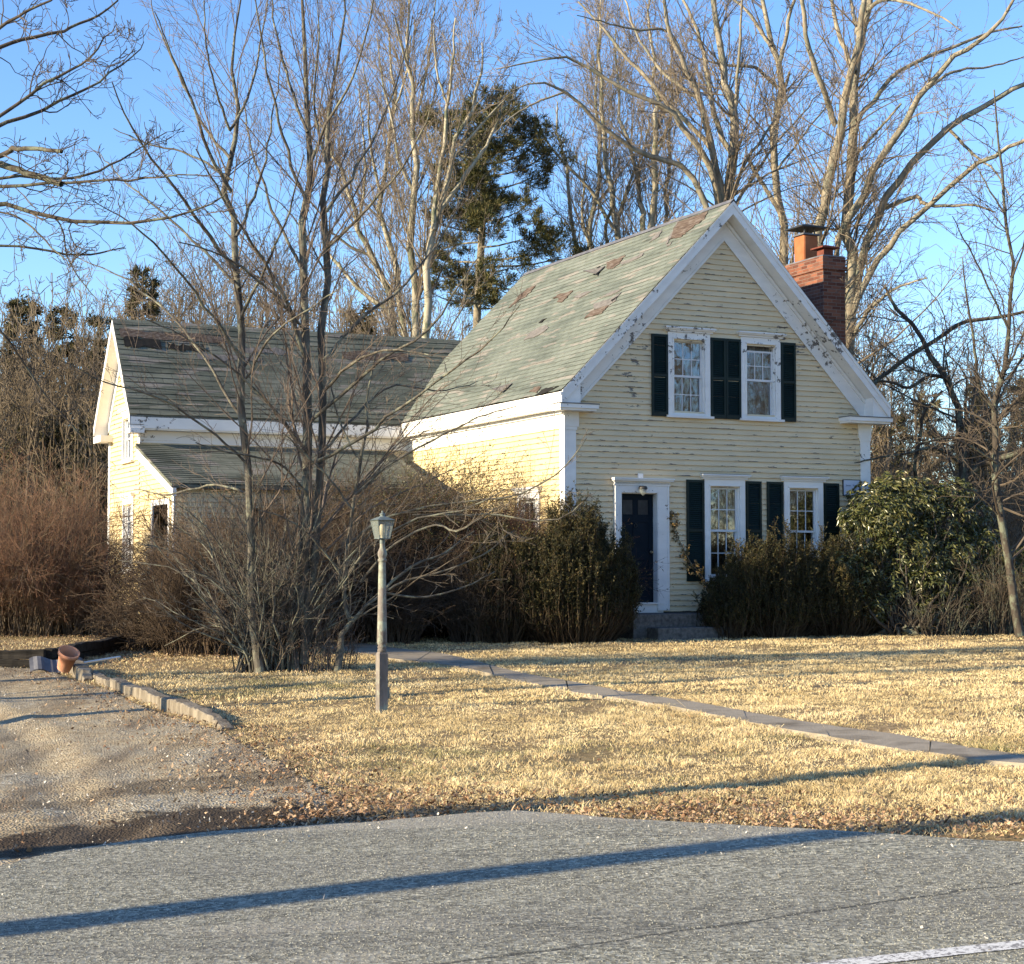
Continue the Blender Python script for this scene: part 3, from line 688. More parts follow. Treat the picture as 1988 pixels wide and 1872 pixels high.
# openings (a0,a1,z0,z1): sash openings of the windows and the door
W1 = (2.16, 3.09, 4.45, 6.03); W2 = (3.79, 4.70, 4.45, 6.03); W3 = (2.95, 3.86, 1.36, 3.26); W4 = (4.76, 5.68, 1.36, 3.26)
def inner(wn): return (wn[0] + .12, wn[1] - .12, wn[2] + .05, wn[3] - .13)
DOOR = (1.14, 1.90, .93, 2.95)
def bfront(z):
    hw = min(3.34, (7.95 - z) / SL); return (3.42 - hw - .02 if hw < 3.34 else .08, 3.42 + hw + .02 if hw < 3.34 else 6.72)
clapboards('wall', WB('front'), bfront, .76, 7.9, [inner(W1), inner(W2), inner(W3), inner(W4), (DOOR[0] - .02, DOOR[1] + .02, .7, DOOR[3] + .02)], M['yellow'], 'gable front wall in shade with flaking yellow clapboards')
SW = (1.0, 1.95, 1.2, 3.0)
clapboards('wall', WB('side'), lambda z: (.08, 8.5), .76, 4.3, [inner(SW)], M['yellow_side'], 'sunlit left side wall of yellow clapboards')
# plain right and rear walls, foundation
mb = MB(); mb.box(6.76, 6.8, .03, 8.45, .76, 4.7); mb.box(.03, 6.77, 8.46, 8.5, .76, 4.5); mb.prism([(.03, 4.5), (6.77, 4.5), (3.42, 7.95)], 'y', 8.46, 8.5); mb.build('wall', M['yellow'], house)
mb = MB(); mb.box(.01, 6.79, .012, 8.48, -.1, .76); mb.box(-5.99, .0, 7.67, 10.6, -.1, .76); mb.build('foundation', M['found'], house)

# roof of the main block: shingle courses as real overlapping strips, slightly sagging
def sag(t, up): return -.05 * sin(pi * np.clip((t + .38) / 9.1, 0, 1)) * sin(pi * np.clip(up, 0, 1)) + .012 * fnoise(np.asarray(t), np.asarray(up * 5), 2.5, 77)
def roof_strips(mb, p0, p1, q0, q1, n, along, seed, lift=.008):
    """p0-p1 eave line, q0-q1 ridge line (3D); n courses"""
    rg_ = np.random.default_rng(seed); p0, p1, q0, q1 = map(np.array, (p0, p1, q0, q1)); K = along
    nn_ = np.cross(p1 - p0, q0 - p0); nn_ = nn_ / np.linalg.norm(nn_); nn_ = nn_ if nn_[2] > 0 else -nn_
    for c_ in range(n):
        ua, ub = c_ / n, (c_ + 1) / n; jj = rg_.normal(0, .006, K + 1); vs_ = []
        for k in range(K + 1):
            t = k / K; A_ = p0 + (p1 - p0) * t; B_ = q0 + (q1 - q0) * t; L_ = np.linalg.norm(B_ - A_)
            a = A_ + (B_ - A_) * (ua + jj[k] / L_); b_ = A_ + (B_ - A_) * min(ub + .002, 1.0)
            tt = a[1] if abs(p1[1] - p0[1]) > 1 else a[0] + 6
            s1 = float(sag(tt, ua)); s2 = float(sag(tt, ub))
            vs_ += [a + nn_ * (0) + [0, 0, s1], a + nn_ * (lift + abs(rg_.normal(0, .003))) + [0, 0, s1], b_ + nn_ * .001 + [0, 0, s2]]
        fs = []
        for k in range(K): o = 3 * k; fs += [(o, o + 3, o + 4, o + 1), (o + 1, o + 4, o + 5, o + 2)]
        mb.add(vs_, fs)
EX_, RX = -.27, 3.42; EZ, RZ = 8.58 - SL * 3.69, 8.58; FY, BY = -.38, 8.72
mb = MB(); roof_strips(mb, (EX_, FY, EZ), (EX_, BY, EZ), (RX, FY, RZ), (RX, BY, RZ), 37, 30, 3)
mb.add([(EX_, FY, EZ), (EX_, BY, EZ), (RX, BY, RZ), (RX, FY, RZ)], [(0, 1, 2, 3)])  # underside deck, moved down below
for i_ in range(4): v_ = mb.v[-4 + i_]; mb.v[-4 + i_] = (v_[0], v_[1], v_[2] - .09)
mb.prism([(3.42, 8.58), (7.11, 8.58 - SL * 3.69), (7.11, 8.54 - SL * 3.69), (3.42, 8.52)], 'y', FY, BY)
roof = mb.build('roof', M['shingle'], house, fixn=False); roof['label'] = 'main gable roof of pale green-grey shingles with torn patches'
mb = MB(); mb.prism([(3.34, 8.53), (3.42, 8.615), (3.50, 8.53), (3.42, 8.59)], 'y', FY - .01, BY); mb.build('ridge_cap', M['lead'], roof)
# torn and bare patches on the left slope (px outlines projected on the slope)
NR = np.array([-SL, 0, 1.0]) / sqrt(1 + SL * SL)
def on_roof(px, py, lift=.02):
    d = ray(px, py); R_ = np.array([[U[0], V[0], 0], [U[1], V[1], 0], [0, 0, 1]])
    dl = R_.T @ d; cl = R_.T @ (CAM - C0); p0 = np.array([RX, 0, RZ])
    k = ((p0 - cl) @ NR) / (dl @ NR); p = cl + dl * k; p = p + np.array([0, 0, float(sag(p[1], (p[2] - EZ) / (RZ - EZ)))]); return p + NR * lift
def z8(pts): return [(1052.6 + x * .2547, 359 + y * .2547) for x, y in pts]
def z5(pts): return [(742.8 + x * .3307, 557 + y * .3307) for x, y in pts]
def patch(pts, mt, lift, jag=6, seed=1):
    rr_ = random.Random(seed); P = []; n = len(pts)
    for i in range(n):
        a, b_ = pts[i], pts[(i + 1) % n]
        for k in range(jag):
            t = k / jag; P.append((a[0] + (b_[0] - a[0]) * t + rr_.uniform(-1.3, 1.3), a[1] + (b_[1] - a[1]) * t + rr_.uniform(-.8, .8)))
    top = [on_roof(x, y, lift) for x, y in P]; n = len(top); mb_ = MB(); mb_.add(top, [tuple(range(n))])
    lo = [p - NR * .012 for p in top]; mb_.add(top + lo, [(i, (i + 1) % n, (i + 1) % n + n, i + n) for i in range(n)])
    mb_.build('shingle_patch', M[mt], roof)
patch(z8([(1040,290),(1180,240),(1275,203),(1240,262),(1110,355),(1060,400),(985,412),(1000,340)]), 'patch_brown', .022)
patch(z8([(1035,285),(1050,282),(1010,345),(985,405),(950,455),(985,455),(1000,425),(960,470),(940,450)]), 'patch_grey', .021, 3)
patch(z8([(490,590),(560,565),(642,533),(590,592),(540,632),(495,636)]), 'patch_brown', .022, 6, 2)
patch(z8([(600,590),(700,550),(780,515),(760,545),(680,575),(610,605)]), 'patch_grey', .022, 4, 3)
patch(z8([(85,860),(120,830),(240,795),(200,838),(145,885),(118,882),(135,850)]), 'patch_brown', .022, 5, 4)
patch(z8([(390,900),(530,860),(605,818),(560,880),(510,915),(400,945)]), 'patch_grey', .022, 5, 5)
patch(z8([(322,1012),(380,955),(510,915),(462,972),(400,987)]), 'patch_brown', .0235, 5, 6)
patch(z8([(530,880),(580,850),(560,880),(540,890)]), 'patch_dark', .026, 2, 7)
patch(z8([(408,655),(440,618),(432,690)]), 'patch_dark', .03, 3, 8)
patch(z8([(240,845),(330,805),(390,800),(290,850)]), 'patch_grey', .022, 4, 12)
patch(z8([(440,850),(560,800),(620,795),(520,835)]), 'patch_grey', .022, 4, 13)
patch(z8([(820,440),(860,390),(920,345),(890,400)]), 'patch_grey', .022, 3, 14)
patch(z5([(870,255),(960,213),(977,232),(905,282),(832,302)]), 'patch_grey', .022, 4, 9)
patch(z5([(915,205),(940,183),(965,172),(935,200)]), 'patch_dark', .024, 2, 15)
patch(z5([(862,618),(900,592),(935,590),(905,625)]), 'patch_brown', .022, 4, 10)
patch(z5([(900,640),(955,600),(1005,598),(1040,590),(960,628)]), 'patch_dark', .022, 4, 11)
patch(z5([(740,125),(800,60),(850,10),(905,-8),(860,40),(790,90)]), 'patch_brown', .022, 4, 16)
# curled-up loose shingles
for px_, py_, sx, hh in ((1162, 521, .32, .2), (985, 747, .26, .16)):
    p = on_roof(px_, py_, .03); al = np.array([0, -1, 0]); dn = np.array([-1, 0, -SL]) / sqrt(1 + SL * SL)
    a = p; b_ = p + al * sx; c_ = b_ + dn * .28 + NR * .03; d_ = a + dn * .3 + NR * hh
    mbx = MB(); mbx.add([a, b_, c_, d_, a - NR * .02, b_ - NR * .02, c_ - NR * .02, d_ - NR * .02], [(0, 1, 2, 3), (7, 6, 5, 4), (0, 4, 5, 1), (1, 5, 6, 2), (2, 6, 7, 3), (3, 7, 4, 0)])
    mbx.build('loose_shingle', M['patch_grey'], roof)

# trim of the main block
def rakepoly(x_a, x_b, top_off, bot_off):   # band parallel to both roof slopes, x measured from the apex line
    return [(3.42, 8.58 - top_off), (3.42 + x_b, 8.58 - top_off - SL * x_b), (3.42 + x_b, 8.58 - bot_off - SL * x_b), (3.42, 8.58 - bot_off), (3.42 - x_a, 8.58 - bot_off - SL * x_a), (3.42 - x_a, 8.58 - top_off - SL * x_a)]
def bandL(x0, top_off, bot_off): return [(3.42, 8.58 - top_off), (3.42, 8.58 - bot_off), (3.42 - x0, 8.58 - bot_off - SL * x0), (3.42 - x0, 8.58 - top_off - SL * x0)]
def bandR(x0, top_off, bot_off): return [(2 * 3.42 - x, z) for x, z in bandL(x0, top_off, bot_off)]
for band in (bandL, bandR):
    wb = WB('front')
    wb.poly(band(3.67, .015, .09), .355, .385)      # crown moulding under the shingles
    wb.poly(band(3.67, .09, .26), .335, .368)       # rake board
    wb.build('rake_board', M['white_bad'], house)
    wb = WB('front'); wb.poly(band(3.6, .24, .262), .0, .335); wb.build('soffit', M['white'], house)
    wb = WB('front'); wb.poly(band(3.42, .28, .70), .0, .034); wb.poly(band(3.40, .28, .36), .034, .075); wb.poly(band(3.42, .66, .72), .034, .05); wb.build('rake_frieze', M['white_bad'], house)
# cornice returns
for x0, x1, inn in ((-.3, .49, 1), (6.09, 7.13, -1)):
    wb = WB('front'); wb.bx(x0, x1, 0, .385, 4.47, 4.545); wb.bx(x0 + .02, x1 - .03, 0, .35, 4.43, 4.47); wb.build('cornice_return', M['white'], house)
    wb = WB('front'); wb.bx(x0 - .01, x1 + .01, 0, .4, 4.546, 4.562); wb.build('flashing', M['lead'], house)
wb = WB('front'); wb.poly([(-.26, 4.56), (.14, 4.56), (.14, 4.95), (-.26, 4.68)], .0, .33); wb.build('cornice_end', M['white'], house)
wb = WB('front'); wb.poly([(7.1, 4.56), (6.7, 4.56), (6.7, 4.95), (7.1, 4.68)], .0, .33); wb.build('cornice_end', M['white'], house)
# side eave
wb = WB('side'); wb.bx(-.38, 8.6, .24, .27, 4.50, EZ - .02); wb.bx(-.385, 8.6, .27, .29, EZ - .09, EZ - .03); wb.build('fascia', M['white'], house)
wb = WB('side'); wb.bx(-.0, 8.6, 0, .24, 4.46, 4.50); wb.build('soffit', M['white'], house)
wb = WB('side'); wb.bx(.0, 8.5, 0, .03, 4.14, 4.455); wb.bx(.0, 8.5, .03, .08, 4.40, 4.457); wb.build('frieze_board', M['white'], house)
# corner boards with capitals
mb = MB(); mb.box(-.036, .2, -.036, .005, .74, 4.15); mb.box(-.035, .004, .003, .16, .74, 4.137); mb.box(-.05, .25, -.06, .004, 4.16, 4.43); mb.box(-.045, .22, -.05, .004, 4.10, 4.165); mb.build('corner_board', M['white_bad'], house)
mb = MB(); mb.box(6.6, 6.836, -.036, .005, .74, 4.15); mb.box(6.8, 6.835, .003, .16, .74, 4.137); mb.box(6.55, 6.85, -.06, .004, 4.16, 4.43); mb.box(6.58, 6.845, -.05, .004, 4.10, 4.165); mb.build('corner_board', M['white'], house)

def window(wb_k, w0, wn, label, muntins, cap='pointed', cur='curtain', split=None, lower_mun=True, drape=True, sashlift=0.0):
    a0, a1, z0, z1 = wn; i0, i1, j0, j1 = inner(wn)
    nb = lambda: WB(wb_k, w0)
    f = nb(); f.bx(a0, i0, 0, .045, z0, z1); f.bx(i1, a1, 0, .045, z0, z1); f.bx(i0, i1, 0, .045, j1, z1)
    f.bx(i0 - .025, i0, .045, .06, j0, j1 + .02); f.bx(i1, i1 + .025, .045, .06, j0, j1 + .02); f.bx(i0 - .025, i1 + .025, .045, .06, j1 + .001, j1 + .026)
    f.bx(i0 - .002, i0 + .02, -.14, -.001, j0, j1); f.bx(i1 - .02, i1 + .002, -.14, -.001, j0, j1); f.bx(i0 + .02, i1 - .02, -.14, -.001, j1 - .02, j1 + .001); f.bx(i0 + .02, i1 - .02, -.14, -.001, j0 - .02, j0 + .001)
    win = f.build('window', M['white'], house); win['label'] = label
    c_ = nb(); c_.bx(a0 - .05, a1 + .05, 0, .07, z1 + .002, z1 + .04); c_.bx(a0 - .075, a1 + .075, 0, .105, z1 + .04, z1 + .065); c_.bx(a0 - .09, a1 + .09, 0, .13, z1 + .065, z1 + .09); c_.build('window_cap', M['white_bad'], win)
    c_ = nb(); c_.bx(a0 - .08, a1 + .08, 0, .12, z1 + .091, z1 + .1); c_.build('cap_flashing', M['lead'] if cap == 'lead' else M['white_bad'], win)
    s_ = nb(); s_.bx(a0 - .05, a1 + .05, 0, .1, z0 - .045, z0 + .0); s_.bx(i0, i1, .0, .04, z0 + .001, j0); s_.build('sill', M['white_bad'], win)
    mid = split if split is not None else (j0 + j1) / 2
    def sash(zl, zh, o, mun, rows, name='sash'):
        q = nb(); t_ = .035; x0, x1 = i0 + .022, i1 - .022
        q.bx(x0, x0 + t_, o - .03, o, zl, zh); q.bx(x1 - t_, x1, o - .03, o, zl, zh); q.bx(x0 + t_, x1 - t_, o - .03, o, zl, zl + t_ * 1.2); q.bx(x0 + t_, x1 - t_, o - .03, o, zh - t_, zh)
        if mun:
            for k in (1, 2): xm = x0 + t_ + (x1 - x0 - 2 * t_) * k / 3; q.bx(xm - .008, xm + .008, o - .024, o - .006, zl + t_ * 1.2, zh - t_)
            for k in range(1, rows): zm = zl + (zh - zl) * k / rows; q.bx(x0 + t_, x1 - t_, o - .0235, o - .0065, zm - .008, zm + .008)
        q.build(name, M['white_clean'], win)
        g_ = nb(); g_.bx(x0 + t_ - .005, x1 - t_ + .005, o - .018, o - .014, zl + t_, zh - t_ + .003); g_.build('pane', M['glass'], win)
    sash(mid - .018, j1 - .022 - sashlift, -.03, muntins[0], 2)
    sash(j0 + .003, mid + .018, -.062, muntins[1], 2)
    # near-black sheet standing in for the unlit room; curtain folds
    d_ = nb(); d_.bx(i0 - .3, i1 + .3, -1.4, -1.38, j0 - .3, j1 + .3); d_.build('unlit_room_backdrop', M['dark'], win)
    if cur:
        q = nb(); n = 34; vs_ = []
        zb = j0 if drape is True else drape
        for k in range(n + 1):
            a = i0 + (i1 - i0) * k / n; o = -.16 - .02 * sin(k * 1.1) - .012 * sin(k * 2.7)
            hem = zb + (0 if drape is True else .05 * sin(k * .5))
            vs_ += [q.pt(a, o, hem), q.pt(a, o + .0, j1)]
        q.add(vs_, [(2 * k, 2 * k + 2, 2 * k + 3, 2 * k + 1) for k in range(n)], smooth=True); q.build('curtain', M[cur], win)
    return win
window('front', 0, W1, 'left upstairs window with dark upper panes', (True, True), cur='curtain_white', split=5.2)
window('front', 0, W2, 'right upstairs window with its upper sash slipped down', (True, False), cur='curtain_white', split=5.2, sashlift=.1)
window('front', 0, W3, 'ground floor window beside the door with a lace curtain', (True, True), 'lead', split=2.28)
window('front', 0, W4, 'ground floor window beside the plaque, lace curtain in its top half', (True, True), 'lead', split=2.28, drape=2.75)
window('side', 0, SW, 'side wall window behind the bushes', (True, True), cur='curtain_white', split=2.1)

def shutter(a0, a1, z0, z1, o=.028, kind='front', w0=0.0):
    q = WB(kind, w0); fr = .045; t_ = .03
    q.bx(a0, a0 + fr, o, o + t_, z0, z1); q.bx(a1 - fr, a1, o, o + t_, z0, z1)
    q.bx(a0 + fr, a1 - fr, o, o + t_, z0, z0 + .08); q.bx(a0 + fr, a1 - fr, o, o + t_, z1 - .05, z1); zm = (z0 + z1) / 2
    q.bx(a0 + fr, a1 - fr, o, o + t_, zm - .025, zm + .025); q.bx(a0 + fr, a1 - fr, o - .004, o + .001, z0 + .08, z1 - .05)
    z = z0 + .09
    while z < z1 - .07:
        if not (zm - .045 < z < zm + .02):
            q.add([q.pt(a0 + fr, o + .024, z), q.pt(a1 - fr, o + .024, z), q.pt(a1 - fr, o + .004, z + .033), q.pt(a0 + fr, o + .004, z + .033),
                   q.pt(a0 + fr, o + .018, z - .004), q.pt(a1 - fr, o + .018, z - .004)], [(0, 1, 2, 3), (4, 5, 1, 0)])
        z += .038
    return q.build('shutter', M['green'], house, fixn=False)
for a0, a1, z0, z1 in ((1.80, 2.15, 4.42, 5.97), (3.10, 3.435, 4.42, 5.97), (3.443, 3.778, 4.42, 5.97), (4.71, 5.05, 4.42, 5.97), (2.55, 2.93, 1.32, 3.24), (3.88, 4.23, 1.32, 3.24), (4.36, 4.73, 1.32, 3.24), (5.70, 6.06, 1.32, 3.24)):
    shutter(a0, a1, z0, z1)

# front door
q = WB('front'); x0, x1, z0, z1 = DOOR; o = -.1
q.bx(x0, x1, o - .04, o - .012, z0, z1)
xm = (x0 + x1) / 2; st = .1
q.bx(x0, x0 + st, o - .012, o, z0, z1); q.bx(x1 - st, x1, o - .012, o, z0, z1); q.bx(xm - .05, xm + .05, o - .012, o, z0, z1)
for a, b_ in ((z0, z0 + .22), (z0 + .78, z0 + .95), (z0 + 1.5, z0 + 1.63), (z1 - .1, z1)): 
    q.bx(x0 + st, xm - .05, o - .012, o, a, b_); q.bx(xm + .05, x1 - st, o - .012, o, a, b_)
door = q.build('door', M['door'], house, bevel=.003); door['label'] = 'dark blue panelled front door with two small top panes'
q = WB('front'); q.bx(x0 + st + .01, xm - .06, o - .011, o - .006, z0 + 1.64, z1 - .11); q.bx(xm + .06, x1 - st - .01, o - .011, o - .006, z0 + 1.64, z1 - .11); q.build('pane', M['black'], door)  # opaque near-black colour stands in for the unlit glass
mb = MB(); 
def ball(mb_, c, r, n=12, sx=(1, 1, 1), m=0):
    vs_ = []; fs = []
    for i in range(n // 2 + 1):
        th_ = pi * i / (n // 2)
        for j in range(n): vs_.append((c[0] + r * sx[0] * sin(th_) * cos(2 * pi * j / n), c[1] + r * sx[1] * sin(th_) * sin(2 * pi * j / n), c[2] + r * sx[2] * cos(th_)))
    for i in range(n // 2):
        for j in range(n): fs.append((i * n + j, i * n + (j + 1) % n, (i + 1) * n + (j + 1) % n, (i + 1) * n + j))
    mb_.add(vs_, fs, m, True)
ball(mb, (x1 - .06, .145 - .0, 1.87), .028); mb.box(x1 - .075, x1 - .045, .09, .15, 1.855, 1.885); 
for v_i in range(len(mb.v)): mb.v[v_i] = (mb.v[v_i][0], mb.v[v_i][1] - .07, mb.v[v_i][2])
mb.build('door_knob', M['brass'], door)
mb = MB(); K_ = 14; ring_ = [(xm + .028 * cos(2 * pi * i / K_), .09, 2.36 + .034 * sin(2 * pi * i / K_)) for i in range(K_ + 1)]
P_ = np.array(ring_)[None]; v, f = tubes(P_, np.full((1, K_ + 1), .006), 6); mb.add(v, f.tolist(), smooth=True); ball(mb, (xm, .09, 2.4), .014); mb.build('door_knocker', M['black'], door)
# casing, entablature with dentils, threshold
q = WB('front'); q.bx(.99, x0 - .0, 0, .06, .78, 3.10); q.bx(x1, 2.16, 0, .06, .78, 3.10); q.bx(x0, x1, 0, .06, 2.97, 3.10)
q.bx(x0 - .03, x0 + .0, -.14, 0, .9, 2.96); q.bx(x1, x1 + .03, -.14, 0, .9, 2.96); q.bx(x0, x1, -.14, 0, 2.955, 2.985)
q.bx(1.0, 1.03, .06, .075, .8, 3.1); q.bx(x0 - .035, x0 - .01, .06, .072, .8, 3.0); q.bx(2.12, 2.15, .06, .075, .8, 3.1); q.bx(x1 + .01, x1 + .035, .06, .072, .8, 3.0)
q.bx(.97, 2.18, 0, .075, 3.102, 3.13); q.bx(.97, 2.18, 0, .085, 3.16, 3.185)
for k in range(38): a = .985 + k * .0312; q.bx(a, a + .018, 0, .083, 3.132, 3.158)
q.bx(.94, 2.21, 0, .15, 3.186, 3.215)
dc = q.build('door_casing', M['white_bad'], house)
q = WB('front'); q.bx(.93, 2.22, 0, .17, 3.216, 3.24); q.bx(1.5, 1.6, 0, .06, 3.24, 3.33); q.build('door_cap', M['white_bad'], dc)
q = WB('front'); q.bx(x0 - .12, 2.05, -.1, .07, .90, .93); q.bx(x0 - .1, 2.04, -.02, .03, .74, .898); q.build('threshold', M['white_bad'], dc)
# porch lantern over the door
pl = MB(); pl.lathe([(.01, 3.10), (.07, 3.085), (.085, 3.05), (.08, 3.03)], 10, (1.53, -.17), 0); pl.box(1.515, 1.545, -.17, -.05, 3.08, 3.1); pl.build('porch_lamp', M['black'], house)
pl = MB(); pl.lathe([(.075, 3.03), (.06, 2.98), (.035, 2.94), (.008, 2.915)], 8, (1.53, -.17), 0); pl.build('porch_lamp_glass', M['lanternglass'], house)
# plaque
q = WB('front'); a0, a1, z0, z1 = 6.17, 6.56, 3.01, 3.31
q.bx(a0, a1, .026, .045, z0, z1); pq = q.build('plaque', M['sign'], house); pq['label'] = 'small white house plaque with black border and two lines of grey text'
q = WB('front'); b_ = .014
q.bx(a0 - b_, a0, .022, .05, z0 - b_, z1 + b_); q.bx(a1, a1 + b_, .022, .05, z0 - b_, z1 + b_); q.bx(a0, a1, .022, .05, z0 - b_, z0); q.bx(a0, a1, .022, .05, z1, z1 + b_); q.build('plaque_frame', M['black'], pq)
def text(body, size, loc, parent, mat):
    cu = bpy.data.curves.new('t', 'FONT'); cu.body = body; cu.size = size; cu.align_x = 'CENTER'; cu.extrude = .0006
    o = bpy.data.objects.new('tmp', cu); col.objects.link(o); bpy.context.view_layer.update()
    me = bpy.data.meshes.new_from_object(o.evaluated_get(bpy.context.evaluated_depsgraph_get())); bpy.data.objects.remove(o)
    ob = link('lettering', me, parent, [mat]); ob.location = loc; ob.rotation_euler = (pi / 2, 0, 0); return ob
text('James', .052, (6.285, -.0475, 3.19), pq, M['signtext']); text('Pratt', .052, (6.445, -.0475, 3.19), pq, M['signtext']); text('c. 1870', .05, (6.385, -.0475, 3.10), pq, M['signtext'])
# front steps
mb = MB(); mb.box(1.0, 2.62, -.72, .01, .1, .735); mb.box(1.28, 2.8, -1.12, -.721, .1, .5); mb.build('steps', M['stone'], house, bevel=.02)

# exterior chimney on the right side
mb = MB(); CHX = (6.86, 7.42); CHY = (1.52, 2.88)
mb.box(CHX[0], CHX[1], CHY[0], CHY[1], 0, 7.82); mb.box(CHX[0] - .03, CHX[1] + .03, CHY[0] - .03, CHY[1] + .03, 7.82, 7.90); mb.box(CHX[0] - .01, CHX[1] + .01, CHY[0] - .01, CHY[1] + .01, 7.90, 8.10)
ch = mb.build('chimney', M['brick'], house); ch['label'] = 'red brick chimney with two flues'
mb = MB(); mb.box(CHX[0] + .0, CHX[1] + .0, CHY[0] + .0, CHY[1], 8.101, 8.13); mb.build('chimney_crown', M['lead'], ch)
mb = MB(); fx, fy_ = 7.13, 2.5; mb.box(fx - .19, fx + .19, fy_ - .19, fy_ + .19, 8.13, 8.70); mb.build('flue', M['terracotta'], ch, bevel=.04)
mb = MB(); mb.box(fx - .22, fx + .22, fy_ - .22, fy_ + .22, 8.701, 8.735)
for sx in (-1, 1):
    for sy in (-1, 1): mb.box(fx + sx * .13 - .012, fx + sx * .13 + .012, fy_ + sy * .13 - .012, fy_ + sy * .13 + .012, 8.735, 8.87)
mb.build('cap_frame', M['lead'], ch)
def caproof(cx_, cy_, z, w_, hh, mt):
    m_ = MB(); v_ = [(cx_ - w_, cy_ - w_, z), (cx_ + w_, cy_ - w_, z), (cx_ + w_, cy_ + w_, z), (cx_ - w_, cy_ + w_, z)]
    m_.add(v_ + [(cx_, cy_, z + hh)] + [(x, y, z - .03) for x, y, z in v_], [(0, 1, 4), (1, 2, 4), (2, 3, 4), (3, 0, 4), (0, 5, 6, 1), (1, 6, 7, 2), (2, 7, 8, 3), (3, 8, 5, 0), (8, 7, 6, 5)])
    m_.build('flue_cap', M[mt], ch)
caproof(fx, fy_, 8.88, .33, .1, 'black')
caproof(7.14, 1.83, 8.34, .22, .07, 'rust'); mb = MB(); mb.box(7.02, 7.26, 1.71, 1.95, 8.13, 8.30); mb.build('flue', M['rust'], ch)

# rear wing, running left from behind the main block
WX0, WY0, WY1, RY, RZ2, WE = -6.0, 7.65, 10.6, 9.13, 6.95, 4.74
WS = (RZ2 - WE) / (RY - 7.36)
clapboards('wall', WB('front', WY0), lambda z: (-6.0, 0.0), .76, 4.62, [], M['yellow'], 'long front wall of the rear wing')
def bwing(z):
    hw = min(1.475, (RZ2 - .25 - z) / WS); c_ = 9.125; return (c_ - hw, c_ + hw)
GW = (8.2, 9.2, 3.85, 4.9); GL = (8.1, 9.1, 1.5, 3.05)
clapboards('wall', WB('side', WX0), bwing, .76, 6.6, [inner(GW), inner(GL)], M['yellow_side'], 'sunlit gable end wall of the rear wing')
mb = MB(); mb.box(-5.98, 0, 10.56, 10.6, .76, 4.62); mb.build('wall', M['yellow'], house)
window('side', WX0, GW, 'small attic window in the sunlit wing gable', (False, False), cur=None)
window('side', WX0, GL, 'lower window in the sunlit wing gable', (True, True), cur='curtain')
mb = MB(); roof_strips(mb, (-6.3, 7.36, WE), (2.2, 7.36, WE), (-6.3, RY, RZ2), (2.2, RY, RZ2), 18, 24, 9, .016)
mb.prism([(RY, RZ2), (10.9, WE), (10.9, WE - .05), (RY, RZ2 - .06), (7.36, WE - .05), (7.36, WE - .012), (RY, RZ2 - .015)], 'x', -6.3, 2.2)
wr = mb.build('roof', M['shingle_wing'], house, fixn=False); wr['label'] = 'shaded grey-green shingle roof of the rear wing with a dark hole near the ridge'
mb = MB(); rr_ = random.Random(4)
def wroof(x, u_, lift): 
    y = 7.36 + (RY - 7.36) * u_; z = WE + (RZ2 - WE) * u_; n_ = np.array([0, -WS, 1]) / sqrt(1 + WS * WS); return np.array([x, y, z]) + n_ * lift + [0, 0, float(sag(x + 6, u_))]
for x0, x1, u0, u1, mt in ((-6.15, -5.35, .70, .80, 'patch_dark'), (-5.2, -4.4, .70, .76, 'patch_dark'), (-6.2, -3.9, .80, .88, 'patch_brown'), (-3.6, -2.6, .72, .78, 'patch_grey'), (-1.2, .4, .72, .80, 'patch_brown'), (-4.6, -3.2, .62, .67, 'patch_grey')):
    n = 12; top = [wroof(x0 + (x1 - x0) * k / n, u0 + rr_.uniform(-.015, .015), .03) for k in range(n + 1)] + [wroof(x1 - (x1 - x0) * k / n, u1 + rr_.uniform(-.015, .015), .03) for k in range(n + 1)]
    m_ = MB(); m_.add(top, [tuple(range(len(top)))]); m_.build('shingle_patch', M[mt], wr)
# wing trim
wb = WB('front', WY0); wb.bx(-6.3, .0, .26, .29, 4.46, WE - .03); wb.bx(-6.29, -.02, 0, .26, 4.43, 4.46); wb.build('fascia', M['white'], house)
wb = WB('front', WY0); wb.bx(-6.0, -.03, 0, .03, 4.18, 4.425); wb.build('frieze_board', M['white_bad'], house)
for sgn in (-1, 1):
    wb = WB('side', WX0); e = 1.77 if sgn < 0 else 1.77
    P_ = [(RY, RZ2 - .02), (RY + sgn * e, RZ2 - .02 - WS * e), (RY + sgn * e, RZ2 - .22 - WS * e), (RY, RZ2 - .22)]; wb.poly(P_, .28, .31); wb.build('rake_board', M['white'], house)
    wb = WB('side', WX0); P_ = [(RY, RZ2 - .2), (RY + sgn * e, RZ2 - .2 - WS * e), (RY + sgn * e, RZ2 - .222 - WS * e), (RY, RZ2 - .222)]; wb.poly(P_, 0, .28); wb.build('soffit', M['white'], house)
    wb = WB('side', WX0); P_ = [(RY, RZ2 - .24), (RY + sgn * 1.5, RZ2 - .24 - WS * 1.5), (RY + sgn * 1.5, RZ2 - .5 - WS * 1.5), (RY, RZ2 - .5)]; wb.poly(P_, 0, .034); wb.build('rake_frieze', M['white_bad'], house)
wb = WB('side', WX0); wb.bx(10.2, 10.95, 0, .3, 4.36, 4.5); wb.build('cornice_return', M['white'], house); wb = WB('side', WX0); wb.bx(7.33, 7.75, 0, .3, 4.36, 4.455); wb.build('cornice_return', M['white'], house)
wb = WB('side', WX0); wb.bx(10.42, 10.61, 0, .034, .74, 4.36); wb.build('corner_board', M['white'], house); wb = WB('side', WX0); wb.bx(7.6, 7.79, 0, .034, 4.0, 4.36); wb.build('corner_board', M['white'], house)
